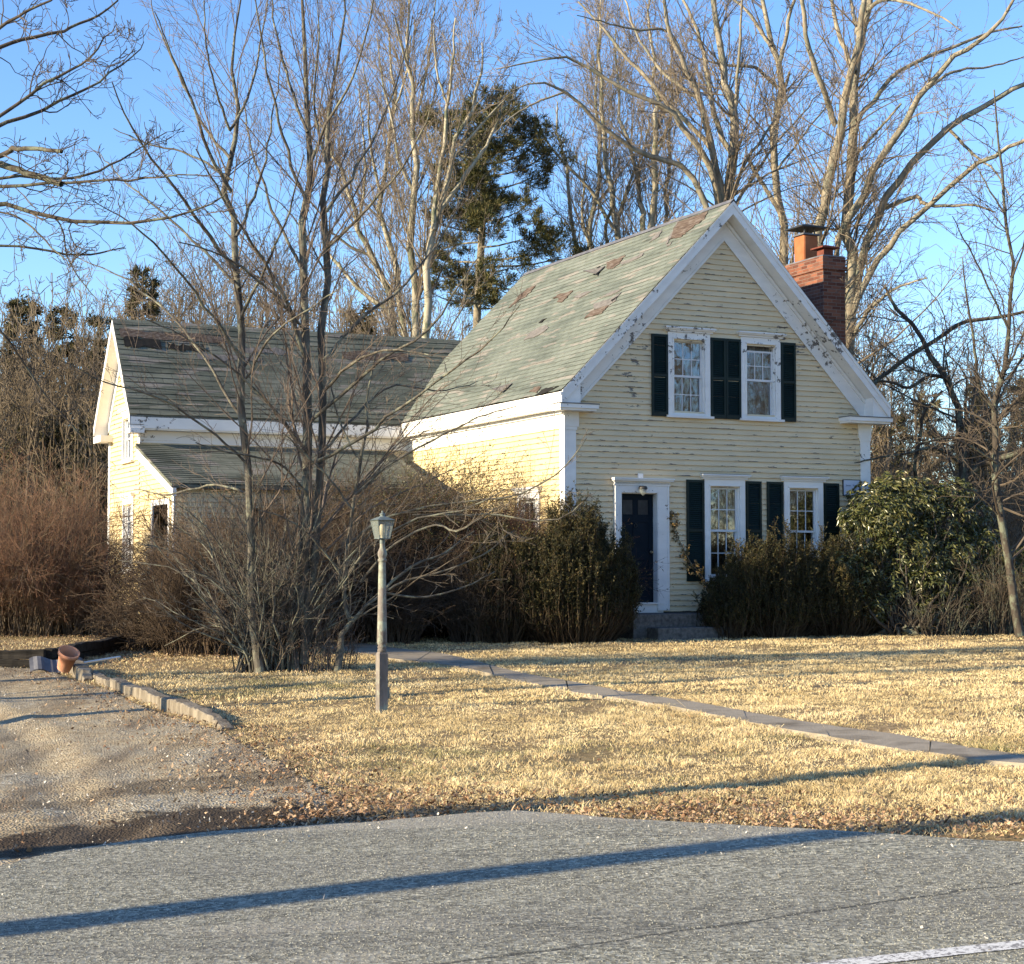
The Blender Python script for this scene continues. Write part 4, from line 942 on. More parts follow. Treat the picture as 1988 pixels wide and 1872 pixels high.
# lean-to in front of the wing
LX0, LX1, LY = -6.0, -.55, 4.75
LZ = lambda y: 4.05 - (7.3 - y) * (.85 / 2.7)
mb = MB(); roof_strips(mb, (LX0 - .12, 4.55, LZ(4.55)), (LX1 + .1, 4.55, LZ(4.55)), (LX0 - .12, 7.64, LZ(7.64)), (LX1 + .1, 7.64, LZ(7.64)), 20, 14, 12, .016)
mb.prism([(4.55, LZ(4.55) - .012), (7.63, LZ(7.63) - .012), (7.63, LZ(7.63) - .08), (4.55, LZ(4.55) - .08)], 'x', LX0 - .12, LX1 + .1)
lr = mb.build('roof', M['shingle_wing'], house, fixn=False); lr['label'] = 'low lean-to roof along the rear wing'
clapboards('wall', WB('front', LY), lambda z: (LX0, LX1), .4, 3.1, [(-4.6, -3.6, .5, 2.7), (-2.6, -1.6, 1.2, 2.6)], M['yellow'], 'lean-to front wall behind the shrubs')
clapboards('wall', WB('side', LX0), lambda z: (4.75 if z < LZ(4.75) - .1 else 4.75 + (z + .1 - LZ(4.75)) / .315, 7.64), .4, 3.9, [(5.2, 6.45, .4, 2.85)], M['yellow_side'], 'lean-to end wall with an open doorway')
wb = WB('side', LX0); wb.poly([(4.55, LZ(4.55) - .02), (7.64, LZ(7.64) - .02), (7.64, LZ(7.64) - .3), (4.55, LZ(4.55) - .24)], .028, .1); wb.bx(4.74, 4.88, 0, .034, .35, 3.0); wb.bx(5.08, 5.2, 0, .034, .4, 2.93); wb.bx(6.45, 6.57, 0, .034, .4, 2.93); wb.bx(5.2, 6.45, 0, .034, 2.82, 2.93); wb.build('lean_to_trim', M['white'], house)
mb = MB(); mb.box(-5.95, -5.9, 4.85, 7.6, .3, .35); mb.box(-4.2, -4.1, 4.9, 7.6, .3, 3.2); mb.box(-4.7, -3.5, 5.6, 5.65, .3, 2.8); mb.box(-2.8, -1.5, 5.6, 5.65, .9, 2.8); mb.build('dark_backing_board', M['dark'], house)  # near-black boards behind the openings stand in for indoor shade

# ------------------------------------------------------------ lamp post
lp = G(741, 1380); lamp = empty('lamp_post', (lp[0], lp[1], float(gz(lp[0], lp[1]))), radians(29))
tag(lamp, 'weathered wooden lamp post with a grey-green glass lantern on the dry lawn', 'lamp post')
mb = MB(); q_ = .047; c_ = .03
mb.box(-q_, q_, -q_, q_, -.1, .575)
mb.add([(-q_, -q_, .575), (q_, -q_, .575), (q_, q_, .575), (-q_, q_, .575), (-c_, -c_, .605), (c_, -c_, .605), (c_, c_, .605), (-c_, c_, .605)], [(0, 1, 5, 4), (1, 2, 6, 5), (2, 3, 7, 6), (3, 0, 4, 7), (4, 5, 6, 7)])
mb.lathe([(.04, .6), (.046, .61), (.046, .622), (.036, .63), (.045, .64), (.045, .652), (.037, .66), (.052, .69), (.052, .72), (.05, .8), (.043, 1.15), (.037, 1.5), (.036, 1.515), (.045, 1.52), (.046, 1.54), (.036, 1.548), (.04, 1.56), (.048, 1.585), (.047, 1.61), (.034, 1.645), (.026, 1.665), (.026, 1.70)], 20)
mb.build('post', M['lampwood'], lamp, fixn=True)
mb = MB(); mb.lathe([(.027, 1.70), (.027, 1.755)], 14); lant = mb.build('lantern', M['lampmetal'], lamp)
fr = MB(); zb, zt, hb, ht = 1.757, 1.938, .058, .09
def bar(mb_, a, b_, r):
    P_ = np.array([[a, b_]], float); v, f = tubes(P_, np.full((1, 2), r), 4); mb_.add(v, f.tolist())
cb_ = [(-hb, -hb), (hb, -hb), (hb, hb), (-hb, hb)]; ct_ = [(-ht, -ht), (ht, -ht), (ht, ht), (-ht, ht)]
fr.box(-hb - .006, hb + .006, -hb - .006, hb + .006, zb - .008, zb)
for i in range(4):
    j = (i + 1) % 4; bar(fr, (*cb_[i], zb), (*ct_[i], zt), .0045); bar(fr, (*ct_[i], zt), (*ct_[j], zt), .006)
fr.build('frame', M['lampmetal'], lant)
for i in range(4):
    j = (i + 1) % 4; m_ = MB(); s_ = .97
    a, b_, c2, d2 = (cb_[i][0] * s_, cb_[i][1] * s_, zb), (cb_[j][0] * s_, cb_[j][1] * s_, zb), (ct_[j][0] * s_, ct_[j][1] * s_, zt), (ct_[i][0] * s_, ct_[i][1] * s_, zt)
    m_.add([a, b_, c2, d2], [(0, 1, 2, 3)]); m_.build('pane', M['lanternglass'], lant)
mb = MB(); h_ = ht + .012
mb.add([(-h_, -h_, zt + .002), (h_, -h_, zt + .002), (h_, h_, zt + .002), (-h_, h_, zt + .002), (-.04, -.04, zt + .035), (.04, -.04, zt + .035), (.04, .04, zt + .035), (-.04, .04, zt + .035)], [(3, 2, 1, 0), (0, 1, 5, 4), (1, 2, 6, 5), (2, 3, 7, 6), (3, 0, 4, 7), (4, 5, 6, 7)])
mb.lathe([(.045, zt + .03), (.035, zt + .04), (.024, zt + .045), (.024, zt + .055), (.032, zt + .06), (.032, zt + .066), (.012, zt + .075), (.008, zt + .085), (.012, zt + .092), (.003, zt + .1)], 14)
mb.build('cap', M['lampmetal'], lant)
mb = MB(); mb.lathe([(.02, zb), (.02, zb + .03), (.028, zb + .035), (.03, zb + .12), (.02, zb + .14)], 12); mb.build('bulb', M['bulb'], lant)
mb = MB(); mb.box(.0475, .075, -.035, .035, .12, .24); mb.build('outlet_box', M['lampmetal'], lamp, bevel=.004)

# ------------------------------------------------------------ driveway timbers, pot and debris
def timber(name, p, q, wd, ht_, mat, label, seed, rot_end=False, z0=-.03, group=None, parent=None):
    p = np.array(p); q = np.array(q); L_ = np.linalg.norm((q - p)[:2]); d_ = (q - p) / L_; n_ = np.array([-d_[1], d_[0], 0])
    r_ = np.random.default_rng(seed); K = max(8, int(L_ / .08)); vs_ = []; fs = []
    for k in range(K + 1):
        t = k / K; c_ = p + (q - p) * t; g_ = float(gz(c_[0], c_[1])) + z0; h_ = ht_ + .012 * sin(k * .31 + seed) + r_.normal(0, .004); w_ = wd / 2 + r_.normal(0, .004)
        if rot_end and t < .16: h_ *= .25 + t * 4.6 + r_.uniform(-.12, .12); w_ *= .7 + r_.uniform(-.1, .2)
        for a_, b_ in ((-w_, 0), (-w_, h_ - .012), (-w_ + .012, h_), (w_ - .012, h_), (w_, h_ - .012), (w_, 0)):
            v_ = c_ + n_ * a_; vs_.append((v_[0], v_[1], g_ + b_ + r_.normal(0, .002)))
    for k in range(K):
        for j in range(5): fs.append((6 * k + j, 6 * k + j + 1, 6 * k + j + 7, 6 * k + j + 6))
    fs += [tuple(range(6)), tuple(range(6 * K, 6 * K + 6))]
    root = empty(name, (p[0], p[1], float(gz(p[0], p[1])))) if False else None
    m_ = MB(); m_.add(vs_, fs); o = m_.build(name, mat, parent); tag(o, label, 'timber', group); return o
gT = 'timbers edging the driveway'
timber('landscape_timber', G(443, 1412), G(225, 1336), .15, .14, M['timber'], 'long weathered grey timber with a splintered near end beside the driveway', 1, True, group=gT)
timber('landscape_timber', G(222, 1334), G(183, 1316), .13, .1, M['timber'], 'short sunken grey timber behind the long weathered one', 2, group=gT)
timber('landscape_timber', G(172, 1322), G(140, 1300), .17, .17, M['timber'], 'rotten timber chunk beside the terracotta pot', 3, True, group=gT)
for i, (a, b_, lab) in enumerate(((( -420, 1296), (83, 1294), 'black timber at the far left of the drive'), ((86, 1293), (234, 1262), 'black timber rising behind the terracotta pot'))):
    pa, pb = G(*a), G(*b_)
    o = timber('garden_timber', pa, pb, .16, .13, M['timber_black'], lab + ', lower course', 10 + i, group='black timbers left of the drive')
    pa2 = pa + [0.02, .03, 0]; pb2 = pb + [.02, .03, 0]
    timber('garden_timber', pa2, pb2, .15, .12, M['timber_black'], lab + ', upper course', 20 + i, z0=.103, group='black timbers left of the drive')
p = G(128, 1312); pot = MB()
prof = [(.085, 0), (.09, .01), (.12, .22), (.135, .22), (.14, .28), (.128, .28), (.11, .2), (.08, .02)]
pot.lathe(prof, 24); po = pot.build('flower_pot', M['pot']); po.location = (p[0] - .03, p[1], float(gz(p[0], p[1])) + .09); po.rotation_euler = (radians(25), radians(24), 0)
tag(po, 'tilted terracotta flower pot leaning by the black timbers', 'flower pot')
mb = MB(); n = 14; vs_ = []
for k in range(n + 1):
    for j in (0, 1): vs_.append((-.42 + .7 * k / n * 1.0, .02 * sin(k * 1.9) + .25 * j, .03 + .16 * j + .03 * sin(k * .7)))
mb.add(vs_, [(2 * k, 2 * k + 2, 2 * k + 3, 2 * k + 1) for k in range(n)]); mb.add([(x, y + .01, z - .015) for x, y, z in vs_], [(2 * k, 2 * k + 1, 2 * k + 3, 2 * k + 2) for k in range(n)])
so_ = mb.build('plastic_sheet', M['lead'], fixn=False); p = G(118, 1306); so_.location = (p[0], p[1] + .1, float(gz(p[0], p[1])) - .01); so_.rotation_euler = (0, 0, .35); tag(so_, 'dark rippled plastic sheet lying behind the terracotta pot', 'plastic sheet')
p = G(158, 1296); mb = MB(); bar(mb, (0, 0, .06), (.42, .5, .12), .016); o = mb.build('white_stick', M['whitestick']); o.location = (p[0], p[1], float(gz(p[0], p[1]))); tag(o, 'short white stick lying next to the terracotta pot', 'stick')

# ------------------------------------------------------------ trees
B = M['bark_front']; Tw = M['twig_front']
t1 = tree('maple_tree', 'slender grey-barked bare tree left of the clump by the lamp post', 'tree', [
    dict(p=[(505,1306,12),(495,1180,10.5),(489,1030,9.5),(476,860,9),(468,700,8.5),(463,540,8),(455,428,7.5),(450,373,7),(447,308,6.3),(446,253,5.5),(455,171,4),(453,92,3),(469,0,2),(475,-60,1.5)], dy=.3),
    dict(p=[(450,373,5),(410,305,4),(370,190,3),(330,100,2),(300,20,1.2)], dy=-1.5), dict(p=[(462,531,5.5),(410,465,4.5),(350,380,3.5),(270,270,2.4),(215,160,1.5)], dy=-2),
    dict(p=[(464,560,4),(380,470,3),(300,400,2.3),(230,340,1.6),(195,300,1)], dy=1), dict(p=[(468,690,4),(400,600,3.2),(330,505,2.6),(250,430,1.8),(180,390,1)], dy=-2.5),
    dict(p=[(476,820,3.6),(400,700,3),(330,610,2.4),(240,540,1.8),(150,500,1)], dy=2), dict(p=[(478,900,3.2),(400,830,2.8),(300,770,2.3),(200,740,1.6),(120,700,1)], dy=-2),
    dict(p=[(447,308,4),(400,250,3.3),(350,150,2.4),(310,60,1.7),(290,-10,1.2)], dy=1.5), dict(p=[(446,253,4),(480,190,3),(505,90,2.2),(520,-10,1.5)], dy=1),
    dict(p=[(466,620,4),(515,520,3),(560,410,2.2),(590,300,1.4)], dy=-1.5), dict(p=[(458,460,4),(500,360,3),(530,230,2),(550,100,1.3)], dy=2),
    dict(p=[(446,253,3.2),(420,180,2.6),(400,90,2),(395,0,1.3)], dy=-1), dict(p=[(485,960,3),(420,940,2.5),(330,960,2),(260,950,1.2)], dy=1.5),
    dict(p=[(472,740,3),(530,650,2.4),(600,600,1.8),(660,560,1)], dy=-1.8), dict(p=[(450,350,3),(370,300,2.4),(290,280,1.7),(220,250,1)], dy=.6)],
    22.7, B, Tw, 1, L4(3.6, 4.2, 5.5, l1=.38, l1max=2.6, mx=40000, a=(18, 42), l3max=.45, tmin=.0026, r1=.3))
t2 = tree('maple_tree', 'tall bare tree with two upright stems standing left of the lamp post', 'tree', [
    dict(p=[(572,1306,16),(582,1220,12.5),(592,1100,12),(598,950,11.5),(598,860,11),(596,740,10),(590,619,9.5),(594,500,9),(597,411,8.3),(597,330,7.5),(597,257,6.5),(595,137,5),(591,0,3.3),(590,-80,2)], dy=.3),
    dict(p=[(590,1290,11),(604,1180,10),(612,1040,9.5),(620,900,9),(627,760,8.6),(634,619,8.3),(636,500,8),(634,411,7.5),(635,325,6.5),(640,240,5),(647,171,4),(661,45,2.6),(670,-50,1.6)], dy=.9),
    dict(p=[(596,700,5),(550,580,4.4),(500,490,3.6),(430,380,2.6),(380,290,1.5)], dy=-2), dict(p=[(598,820,5),(660,770,4.4),(740,700,3.6),(830,640,2.7),(900,540,1.8),(950,470,1)], dy=-1),
    dict(p=[(604,900,4.6),(700,850,4),(780,790,3.3),(880,720,2.6),(950,660,1.8),(1010,590,1)], dy=-1.5), dict(p=[(628,700,4.6),(700,620,4),(780,560,3),(850,470,2.2),(900,380,1.3)], dy=1.5),
    dict(p=[(597,411,4.5),(560,300,3.6),(530,190,2.8),(505,60,2),(495,-20,1.3)], dy=-1), dict(p=[(597,257,4),(560,160,3.2),(535,50,2.3),(525,-30,1.5)], dy=1),
    dict(p=[(597,330,4),(630,250,3.4),(680,160,2.6),(715,50,1.9),(730,-30,1.2)], dy=-1.5), dict(p=[(634,411,4.2),(690,330,3.4),(740,240,2.6),(780,130,1.8),(800,30,1.2)], dy=1),
    dict(p=[(636,480,4),(700,420,3.2),(770,340,2.4),(830,230,1.6),(850,150,1)], dy=-2), dict(p=[(594,540,4),(540,430,3.3),(495,310,2.5),(470,200,1.6)], dy=1.6),
    dict(p=[(592,640,3.6),(520,560,3),(440,500,2.3),(350,470,1.4)], dy=-2.5), dict(p=[(598,880,3.6),(520,780,3),(430,700,2.4),(350,650,1.6),(280,620,1)], dy=-1.2),
    dict(p=[(627,760,3.6),(690,700,3),(760,680,2.3),(840,690,1.5)], dy=-2.4), dict(p=[(620,880,3.4),(690,810,2.9),(760,750,2.4),(850,760,1.7),(930,740,1)], dy=2),
    dict(p=[(635,325,3.4),(610,210,2.6),(620,90,1.8),(615,-10,1.2)], dy=-.6), dict(p=[(598,960,3),(540,900,2.6),(450,880,2),(380,860,1.2)], dy=-1.6)],
    23.0, B, Tw, 2, L4(3.3, 4.1, 5.5, l1=.38, l1max=2.8, mx=50000, a=(18, 42), l3max=.45, tmin=.0026, r1=.3))
t3 = tree('young_tree', 'small crooked sapling with long arching branches between the clump and the lamp post', 'tree', [
    dict(p=[(655,1306,9),(666,1240,7.5),(673,1200,6),(668,1140,4.6),(672,1050,4.2),(690,960,3.8),(705,880,3.3),(716,800,2.8),(722,740,2.2),(735,650,1.3)], dy=.4),
    dict(p=[(670,1222,5.5),(710,1180,4.6),(748,1140,3.6),(800,1100,3),(860,1075,2.2),(920,1030,1.4)], dy=.8), dict(p=[(672,1120,3.2),(720,1060,2.8),(800,1010,2.4),(900,990,1.9),(980,950,1.1)], dy=-.8),
    dict(p=[(690,960,3),(760,900,2.7),(850,850,2.3),(930,810,1.8),(1000,790,1.1)], dy=-.5), dict(p=[(676,1060,3),(740,1010,2.8),(800,990,2.6),(900,975,2.2),(1000,962,1.9),(1047,943,1.7),(1102,904,1.4),(1137,850,.9)], dy=-.6),
    dict(p=[(705,1180,3),(780,1130,2.7),(860,1110,2.3),(940,1075,1.8),(1000,1030,1.1)], dy=.2), dict(p=[(700,1130,3),(760,1060,2.8),(840,1020,2.4),(890,1030,2),(960,990,1.2)], dy=-1.2),
    dict(p=[(684,990,2.8),(640,930,2.4),(590,880,2),(550,840,1.1)], dy=-.8), dict(p=[(670,1130,2.6),(620,1060,2.2),(560,1010,1.7),(500,990,1)], dy=-1), dict(p=[(700,900,2.6),(660,820,2.1),(640,740,1.6),(620,660,1)], dy=.6),
    dict(p=[(740,1150,2.8),(820,1160,2.4),(900,1140,1.9),(960,1110,1.1)], dy=.5), dict(p=[(800,1000,2.2),(880,1000,2.2),(970,1000,2.1),(1040,1013,1.9),(1100,1000,1.5),(1130,975,.8)], dy=-.3)],
    22.9, B, M['twig_pale'], 3, L4(4, 5, 6, l1=.36, l1max=1.4, mx=16000, a=(20, 50), l3max=.3, tmin=.0028))

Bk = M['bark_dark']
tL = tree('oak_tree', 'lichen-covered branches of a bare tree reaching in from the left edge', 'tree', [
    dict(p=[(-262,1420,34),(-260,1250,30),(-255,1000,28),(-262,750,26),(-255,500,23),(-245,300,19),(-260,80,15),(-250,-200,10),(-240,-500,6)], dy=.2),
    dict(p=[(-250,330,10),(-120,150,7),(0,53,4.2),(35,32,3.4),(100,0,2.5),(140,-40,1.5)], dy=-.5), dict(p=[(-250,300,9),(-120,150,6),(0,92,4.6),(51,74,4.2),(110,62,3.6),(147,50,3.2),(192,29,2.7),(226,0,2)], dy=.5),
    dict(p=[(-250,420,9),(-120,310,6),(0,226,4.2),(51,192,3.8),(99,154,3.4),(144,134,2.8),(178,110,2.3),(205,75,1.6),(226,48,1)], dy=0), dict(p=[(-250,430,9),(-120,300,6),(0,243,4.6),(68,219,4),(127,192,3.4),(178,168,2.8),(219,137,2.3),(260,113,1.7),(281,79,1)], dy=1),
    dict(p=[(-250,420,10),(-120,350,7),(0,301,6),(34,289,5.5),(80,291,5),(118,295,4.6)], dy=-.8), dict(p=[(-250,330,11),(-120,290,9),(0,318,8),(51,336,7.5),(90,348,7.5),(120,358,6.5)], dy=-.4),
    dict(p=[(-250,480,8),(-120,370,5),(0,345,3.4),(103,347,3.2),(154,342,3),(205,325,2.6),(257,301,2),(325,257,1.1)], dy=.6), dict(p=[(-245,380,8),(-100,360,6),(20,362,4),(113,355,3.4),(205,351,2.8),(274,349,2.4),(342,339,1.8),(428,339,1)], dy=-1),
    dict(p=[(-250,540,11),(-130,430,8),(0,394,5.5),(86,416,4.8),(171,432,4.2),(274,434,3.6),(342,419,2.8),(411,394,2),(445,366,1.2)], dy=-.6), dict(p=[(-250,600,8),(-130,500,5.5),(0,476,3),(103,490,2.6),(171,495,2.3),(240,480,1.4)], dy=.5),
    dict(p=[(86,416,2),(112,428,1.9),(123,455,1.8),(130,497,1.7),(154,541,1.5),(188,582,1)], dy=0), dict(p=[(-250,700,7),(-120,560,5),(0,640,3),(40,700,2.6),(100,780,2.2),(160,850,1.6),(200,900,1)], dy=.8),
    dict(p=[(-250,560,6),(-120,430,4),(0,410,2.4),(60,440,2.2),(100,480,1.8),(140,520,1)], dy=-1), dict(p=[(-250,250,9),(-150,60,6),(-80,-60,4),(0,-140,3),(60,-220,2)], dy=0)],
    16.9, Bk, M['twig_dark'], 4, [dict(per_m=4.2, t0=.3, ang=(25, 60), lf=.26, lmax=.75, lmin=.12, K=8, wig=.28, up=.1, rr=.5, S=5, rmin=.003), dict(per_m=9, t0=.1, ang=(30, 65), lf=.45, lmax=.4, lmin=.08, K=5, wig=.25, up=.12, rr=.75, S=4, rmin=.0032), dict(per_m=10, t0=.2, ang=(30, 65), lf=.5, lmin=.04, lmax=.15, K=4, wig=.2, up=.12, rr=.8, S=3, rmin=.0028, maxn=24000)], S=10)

def zz3(*pts): return [(1300 + x * .346, y * .346, r) for x, y, r in pts]
def zz2(*pts): return [(619 + x * .3425, y * .3425, r) for x, y, r in pts]
def zz6(*pts): return [(1238 + x * .377, 557 + y * .377, r) for x, y, r in pts]
BB = M['bark_big']; TB = M['twig_big']
tF = tree('maple_tree', 'big multi-stemmed bare tree rising behind the roof peak', 'tree', [
    dict(p=[(1406,1130,20),(1408,900,18),(1412,650,17),(1416,480,15),(1419,380,12),(1421,304,11),(1425,225,10),(1416,175,9),(1407,138,8),(1397,52,7),(1390,-20,5.5),(1385,-150,3)], dy=.4),
    dict(p=[(1414,560,9),(1408,460,9),(1400,377,8.5),(1383,294,8),(1359,194,7),(1330,130,6),(1305,69,5),(1290,0,4),(1280,-80,3)], dy=-1), dict(p=[(1412,560,9),(1404,460,8.5),(1386,363,8),(1366,304,7.5),(1321,242,6.6),(1297,215,6),(1222,178,4.8),(1163,144,3.9),(1098,111,3),(1030,120,2.2),(961,137,1.2)], dy=-2),
    dict(p=[(1421,304,7),(1404,270,6.5),(1380,194,6),(1369,104,5),(1345,40,4),(1318,-20,3)], dy=1.5), dict(p=[(1383,294,6),(1340,240,5.4),(1297,205,5),(1256,151,4.4),(1201,96,3.6),(1167,51,2.9),(1122,3,2)], dy=1),
    dict(p=[(1412,600,8),(1400,500,7.5),(1369,391,7),(1335,332,6.6),(1290,312,6),(1245,298,5.6),(1201,271,5),(1140,219,4.3),(1098,178,3.5),(1040,161,2.3),(1000,175,1.2)], dy=-2.5),
    dict(p=[(1359,194,4.6),(1310,160,4),(1263,113,3.4),(1235,62,2.7),(1215,7,2),(1205,-40,1.4)], dy=2), dict(p=[(1425,225,4.4),(1432,150,3.8),(1437,80,3),(1440,0,2.3),(1445,-80,1.5)], dy=-1),
    dict(p=[(1418,400,5),(1440,330,4.2),(1480,270,3.4),(1530,190,2.5),(1590,120,1.4)], dy=2.5), dict(p=[(1419,420,4.6),(1450,360,4),(1500,290,3),(1560,220,2),(1600,170,1.2)], dy=3.5),
    dict(p=[(1330,130,3.6),(1300,63,3.2),(1235,57,2.8),(1180,45,2),(1120,30,1.1)], dy=-1.5), dict(p=[(1098,178,2.6),(1040,200,2.2),(990,230,1.4),(960,260,.9)], dy=-.5), dict(p=[(1412,470,5),(1380,440,4),(1340,420,3),(1300,430,1.8)], dy=2)],
    46, BB, TB, 5, L4(2.6, 3.2, 4.6, l1=.3, l1max=4, mx=80000, a=(20, 50), tmin=.0058, l3max=.9, r1=.25))
tG = tree('maple_tree', 'slim bare tree whose trunk passes just behind the terracotta flue', 'tree', [
    dict(p=[(1545,1130,12),(1535,800,11),(1528,600,10.5),(1525,498,10),(1514,415,9),(1508,329,8.6),(1508,260,8.3),(1516,200,8),(1514,121,7),(1494,76,6),(1480,0,5),(1470,-80,3.5)], dy=.3),
    dict(p=[(1514,121,5),(1525,76,4.6),(1535,21,4),(1549,-20,3.3),(1560,-90,2)], dy=-1), dict(p=[(1509,170,4.6),(1490,150,4.2),(1466,131,3.8),(1421,127,3.3),(1369,118,2.3),(1330,100,1.2)], dy=-1.5),
    dict(p=[(1496,90,4.6),(1480,66,4.2),(1452,24,3.5),(1418,-5,2.6)], dy=1), dict(p=[(1512,410,5.5),(1490,372,5),(1473,346,4.6),(1458,318,4.2),(1449,303,3.8)], dy=-.6), dict(p=[(1516,190,3.6),(1528,160,3.2),(1532,140,3)], dy=-.3),
    dict(p=[(1510,330,3),(1560,260,2.4),(1610,200,1.7),(1650,120,1)], dy=3)],
    50, BB, TB, 6, L4(2.2, 3, 4.5, l1=.3, l1max=4, mx=34000, a=(20, 50), tmin=.0058, l3max=.9, r1=.25))
tH = tree('maple_tree', 'largest bare tree spreading long limbs to the right behind the chimney', 'tree', [
    dict(p=[(1648,1140,18),(1648,900,17),(1649,700,15.5),(1651,519,13),(1649,450,12),(1649,346,11.5),(1660,242,10.5),(1667,138,9.5),(1677,52,8.5),(1694,-10,7),(1710,-100,4)], dy=.3),
    dict(p=[(1620,1100,12),(1600,800,12),(1592,600,12),(1591,481,11.5),(1598,398,11),(1618,329,10.5),(1629,260,10),(1646,173,9),(1667,86,7.5),(1680,0,6),(1690,-80,4)], dy=-1),
    dict(p=[(1622,242,7.5),(1608,200,7),(1594,163,6.6),(1573,97,6),(1556,0,5),(1550,-80,3.5)], dy=-1.5), dict(p=[(1660,140,6),(1653,128,6),(1640,95,5.5),(1629,69,5.2),(1615,0,4.2),(1605,-70,3)], dy=1),
    dict(p=[(1667,75,5),(1660,40,4.6),(1653,-5,4),(1648,-80,2.8)], dy=2), dict(p=[(1649,560,9),(1618,491,8),(1646,433,9),(1677,374,9),(1708,311,8.5),(1750,249,8),(1791,180,7),(1840,121,6.5),(1871,100,6),(1923,62,5),(1964,10,3.6),(1985,-40,2.4)], dy=-2.5),
    dict(p=[(1651,600,10),(1663,540,10),(1684,467,9),(1712,401,8.5),(1743,353,8),(1791,298,7.6),(1840,249,7.2),(1888,218,6.6),(1940,190,6),(1988,166,5.4),(2080,120,3.5)], dy=-1),
    dict(p=[(1650,620,8),(1674,550,8),(1715,495,7.5),(1746,450,7),(1802,401,6.4),(1854,353,5.8),(1902,318,5.2),(1950,291,4.8),(1988,270,4.2),(2060,240,2.6)], dy=-3.5),
    dict(p=[(1712,406,5.4),(1743,394,5.2),(1781,381,5),(1793,396,4.4),(1833,401,3.8),(1885,398,3),(1933,412,1.8)], dy=-1), dict(p=[(1660,260,6.5),(1674,221,6),(1698,194,5.6),(1733,149,5),(1784,118,4.6),(1840,97,4),(1923,62,3),(1988,50,2)], dy=1.5),
    dict(p=[(1662,300,3.6),(1690,270,3.4),(1708,249,3.1),(1750,201,2.6)], dy=-1), dict(p=[(1685,20,5),(1712,0,4.6),(1760,5,3.6),(1820,30,2.4),(1870,60,1.3)], dy=-2), dict(p=[(1840,249,4),(1890,300,3.2),(1930,330,2.4),(1960,380,1.4)], dy=-1),
    dict(p=[(1649,660,5),(1690,600,4),(1740,560,3),(1800,540,1.8)], dy=-2), dict(p=[(1791,180,4),(1850,140,3.2),(1920,130,2.4),(1988,110,1.4)], dy=1)],
    44, BB, TB, 7, L4(2.5, 3.2, 4.6, l1=.28, l1max=4, mx=80000, a=(25, 60), tmin=.0056, l3max=.9, r1=.22))
tI = tree('apple_tree', 'gnarled bare tree with crooked dark trunk right of the rhododendron', 'tree', [
    dict(p=[(1872,1236,13),(1868,1100,12),(1866,949,10),(1869,889,9.5),(1865,821,9),(1856,783,8),(1830,727,6.8),(1796,678,5.8),(1766,625,5),(1738,590,4),(1720,560,2.6)], dy=.5),
    dict(p=[(1868,960,9),(1880,935,8.6),(1902,904,8),(1936,893,7.4),(1988,874,6.5),(2080,830,4)], dy=-1), dict(p=[(1690,760,3),(1698,745,4.4),(1728,719,5),(1773,685,5),(1826,655,4.8),(1871,625,4.6),(1939,617,4),(2000,600,3)], dy=.6),
    dict(p=[(1852,775,4),(1841,738,4.2),(1804,730,4.2),(1766,753,4),(1740,745,3.4),(1706,738,2)], dy=-.5), dict(p=[(1864,830,4),(1920,800,3.6),(1960,740,3),(1988,690,2.4)], dy=1),
    dict(p=[(1780,930,3.6),(1776,905,4),(1786,850,4),(1795,800,3.6),(1830,760,2.8)], dy=-.6), dict(p=[(1864,900,3.4),(1820,870,3),(1760,880,2.6),(1700,890,2),(1660,900,1.2)], dy=-1.4),
    dict(p=[(1866,1000,3.6),(1830,1060,3),(1800,1110,2.6),(1770,1150,1.6)], dy=-1.2)],
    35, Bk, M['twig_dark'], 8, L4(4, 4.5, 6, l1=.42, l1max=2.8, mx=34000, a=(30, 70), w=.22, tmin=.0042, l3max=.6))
tJ = tree('cherry_tree', 'slender dark trunk leaning at the right edge of the photo', 'tree', [
    dict(p=[(1980,1236,11),(1966,1160,10),(1954,1066,9),(1939,972,8.4),(1932,877,8),(1932,798,7.2),(1947,727,5.8),(1958,651,5),(1967,557,4.4),(1961,484,4),(1950,415,3.7),(1949,346,3.3),(1940,294,2.8),(1930,180,1.7)], dy=.4),
    dict(p=[(1932,798,5),(1912,770,4.6),(1898,745,4.2),(1894,689,3.6),(1888,640,3),(1875,557,2),(1868,500,1.2)], dy=-.8), dict(p=[(1947,727,3),(1980,660,2.6),(2010,560,1.8),(2030,480,1)], dy=.8),
    dict(p=[(1936,900,3.2),(1890,870,2.8),(1840,850,2.2),(1780,860,1.6),(1720,850,1)], dy=-.8), dict(p=[(1958,640,2.6),(1920,560,2.2),(1880,480,1.8),(1850,420,1)], dy=-1), dict(p=[(1950,415,2.2),(1910,350,1.8),(1880,290,1)], dy=.4),
    dict(p=[(1965,540,2.4),(1990,470,2),(2010,380,1.4)], dy=-.5), dict(p=[(1932,830,2.6),(1880,800,2.2),(1820,790,1.6),(1780,760,1)], dy=.8), dict(p=[(1945,1010,2.4),(1900,960,2),(1850,940,1.5),(1810,900,1)], dy=-.6)],
    31.5, Bk, M['twig_dark'], 9, L4(4, 4.5, 6, l1=.4, l1max=2.4, mx=30000, a=(35, 75), w=.18, tmin=.004, l3max=.6))

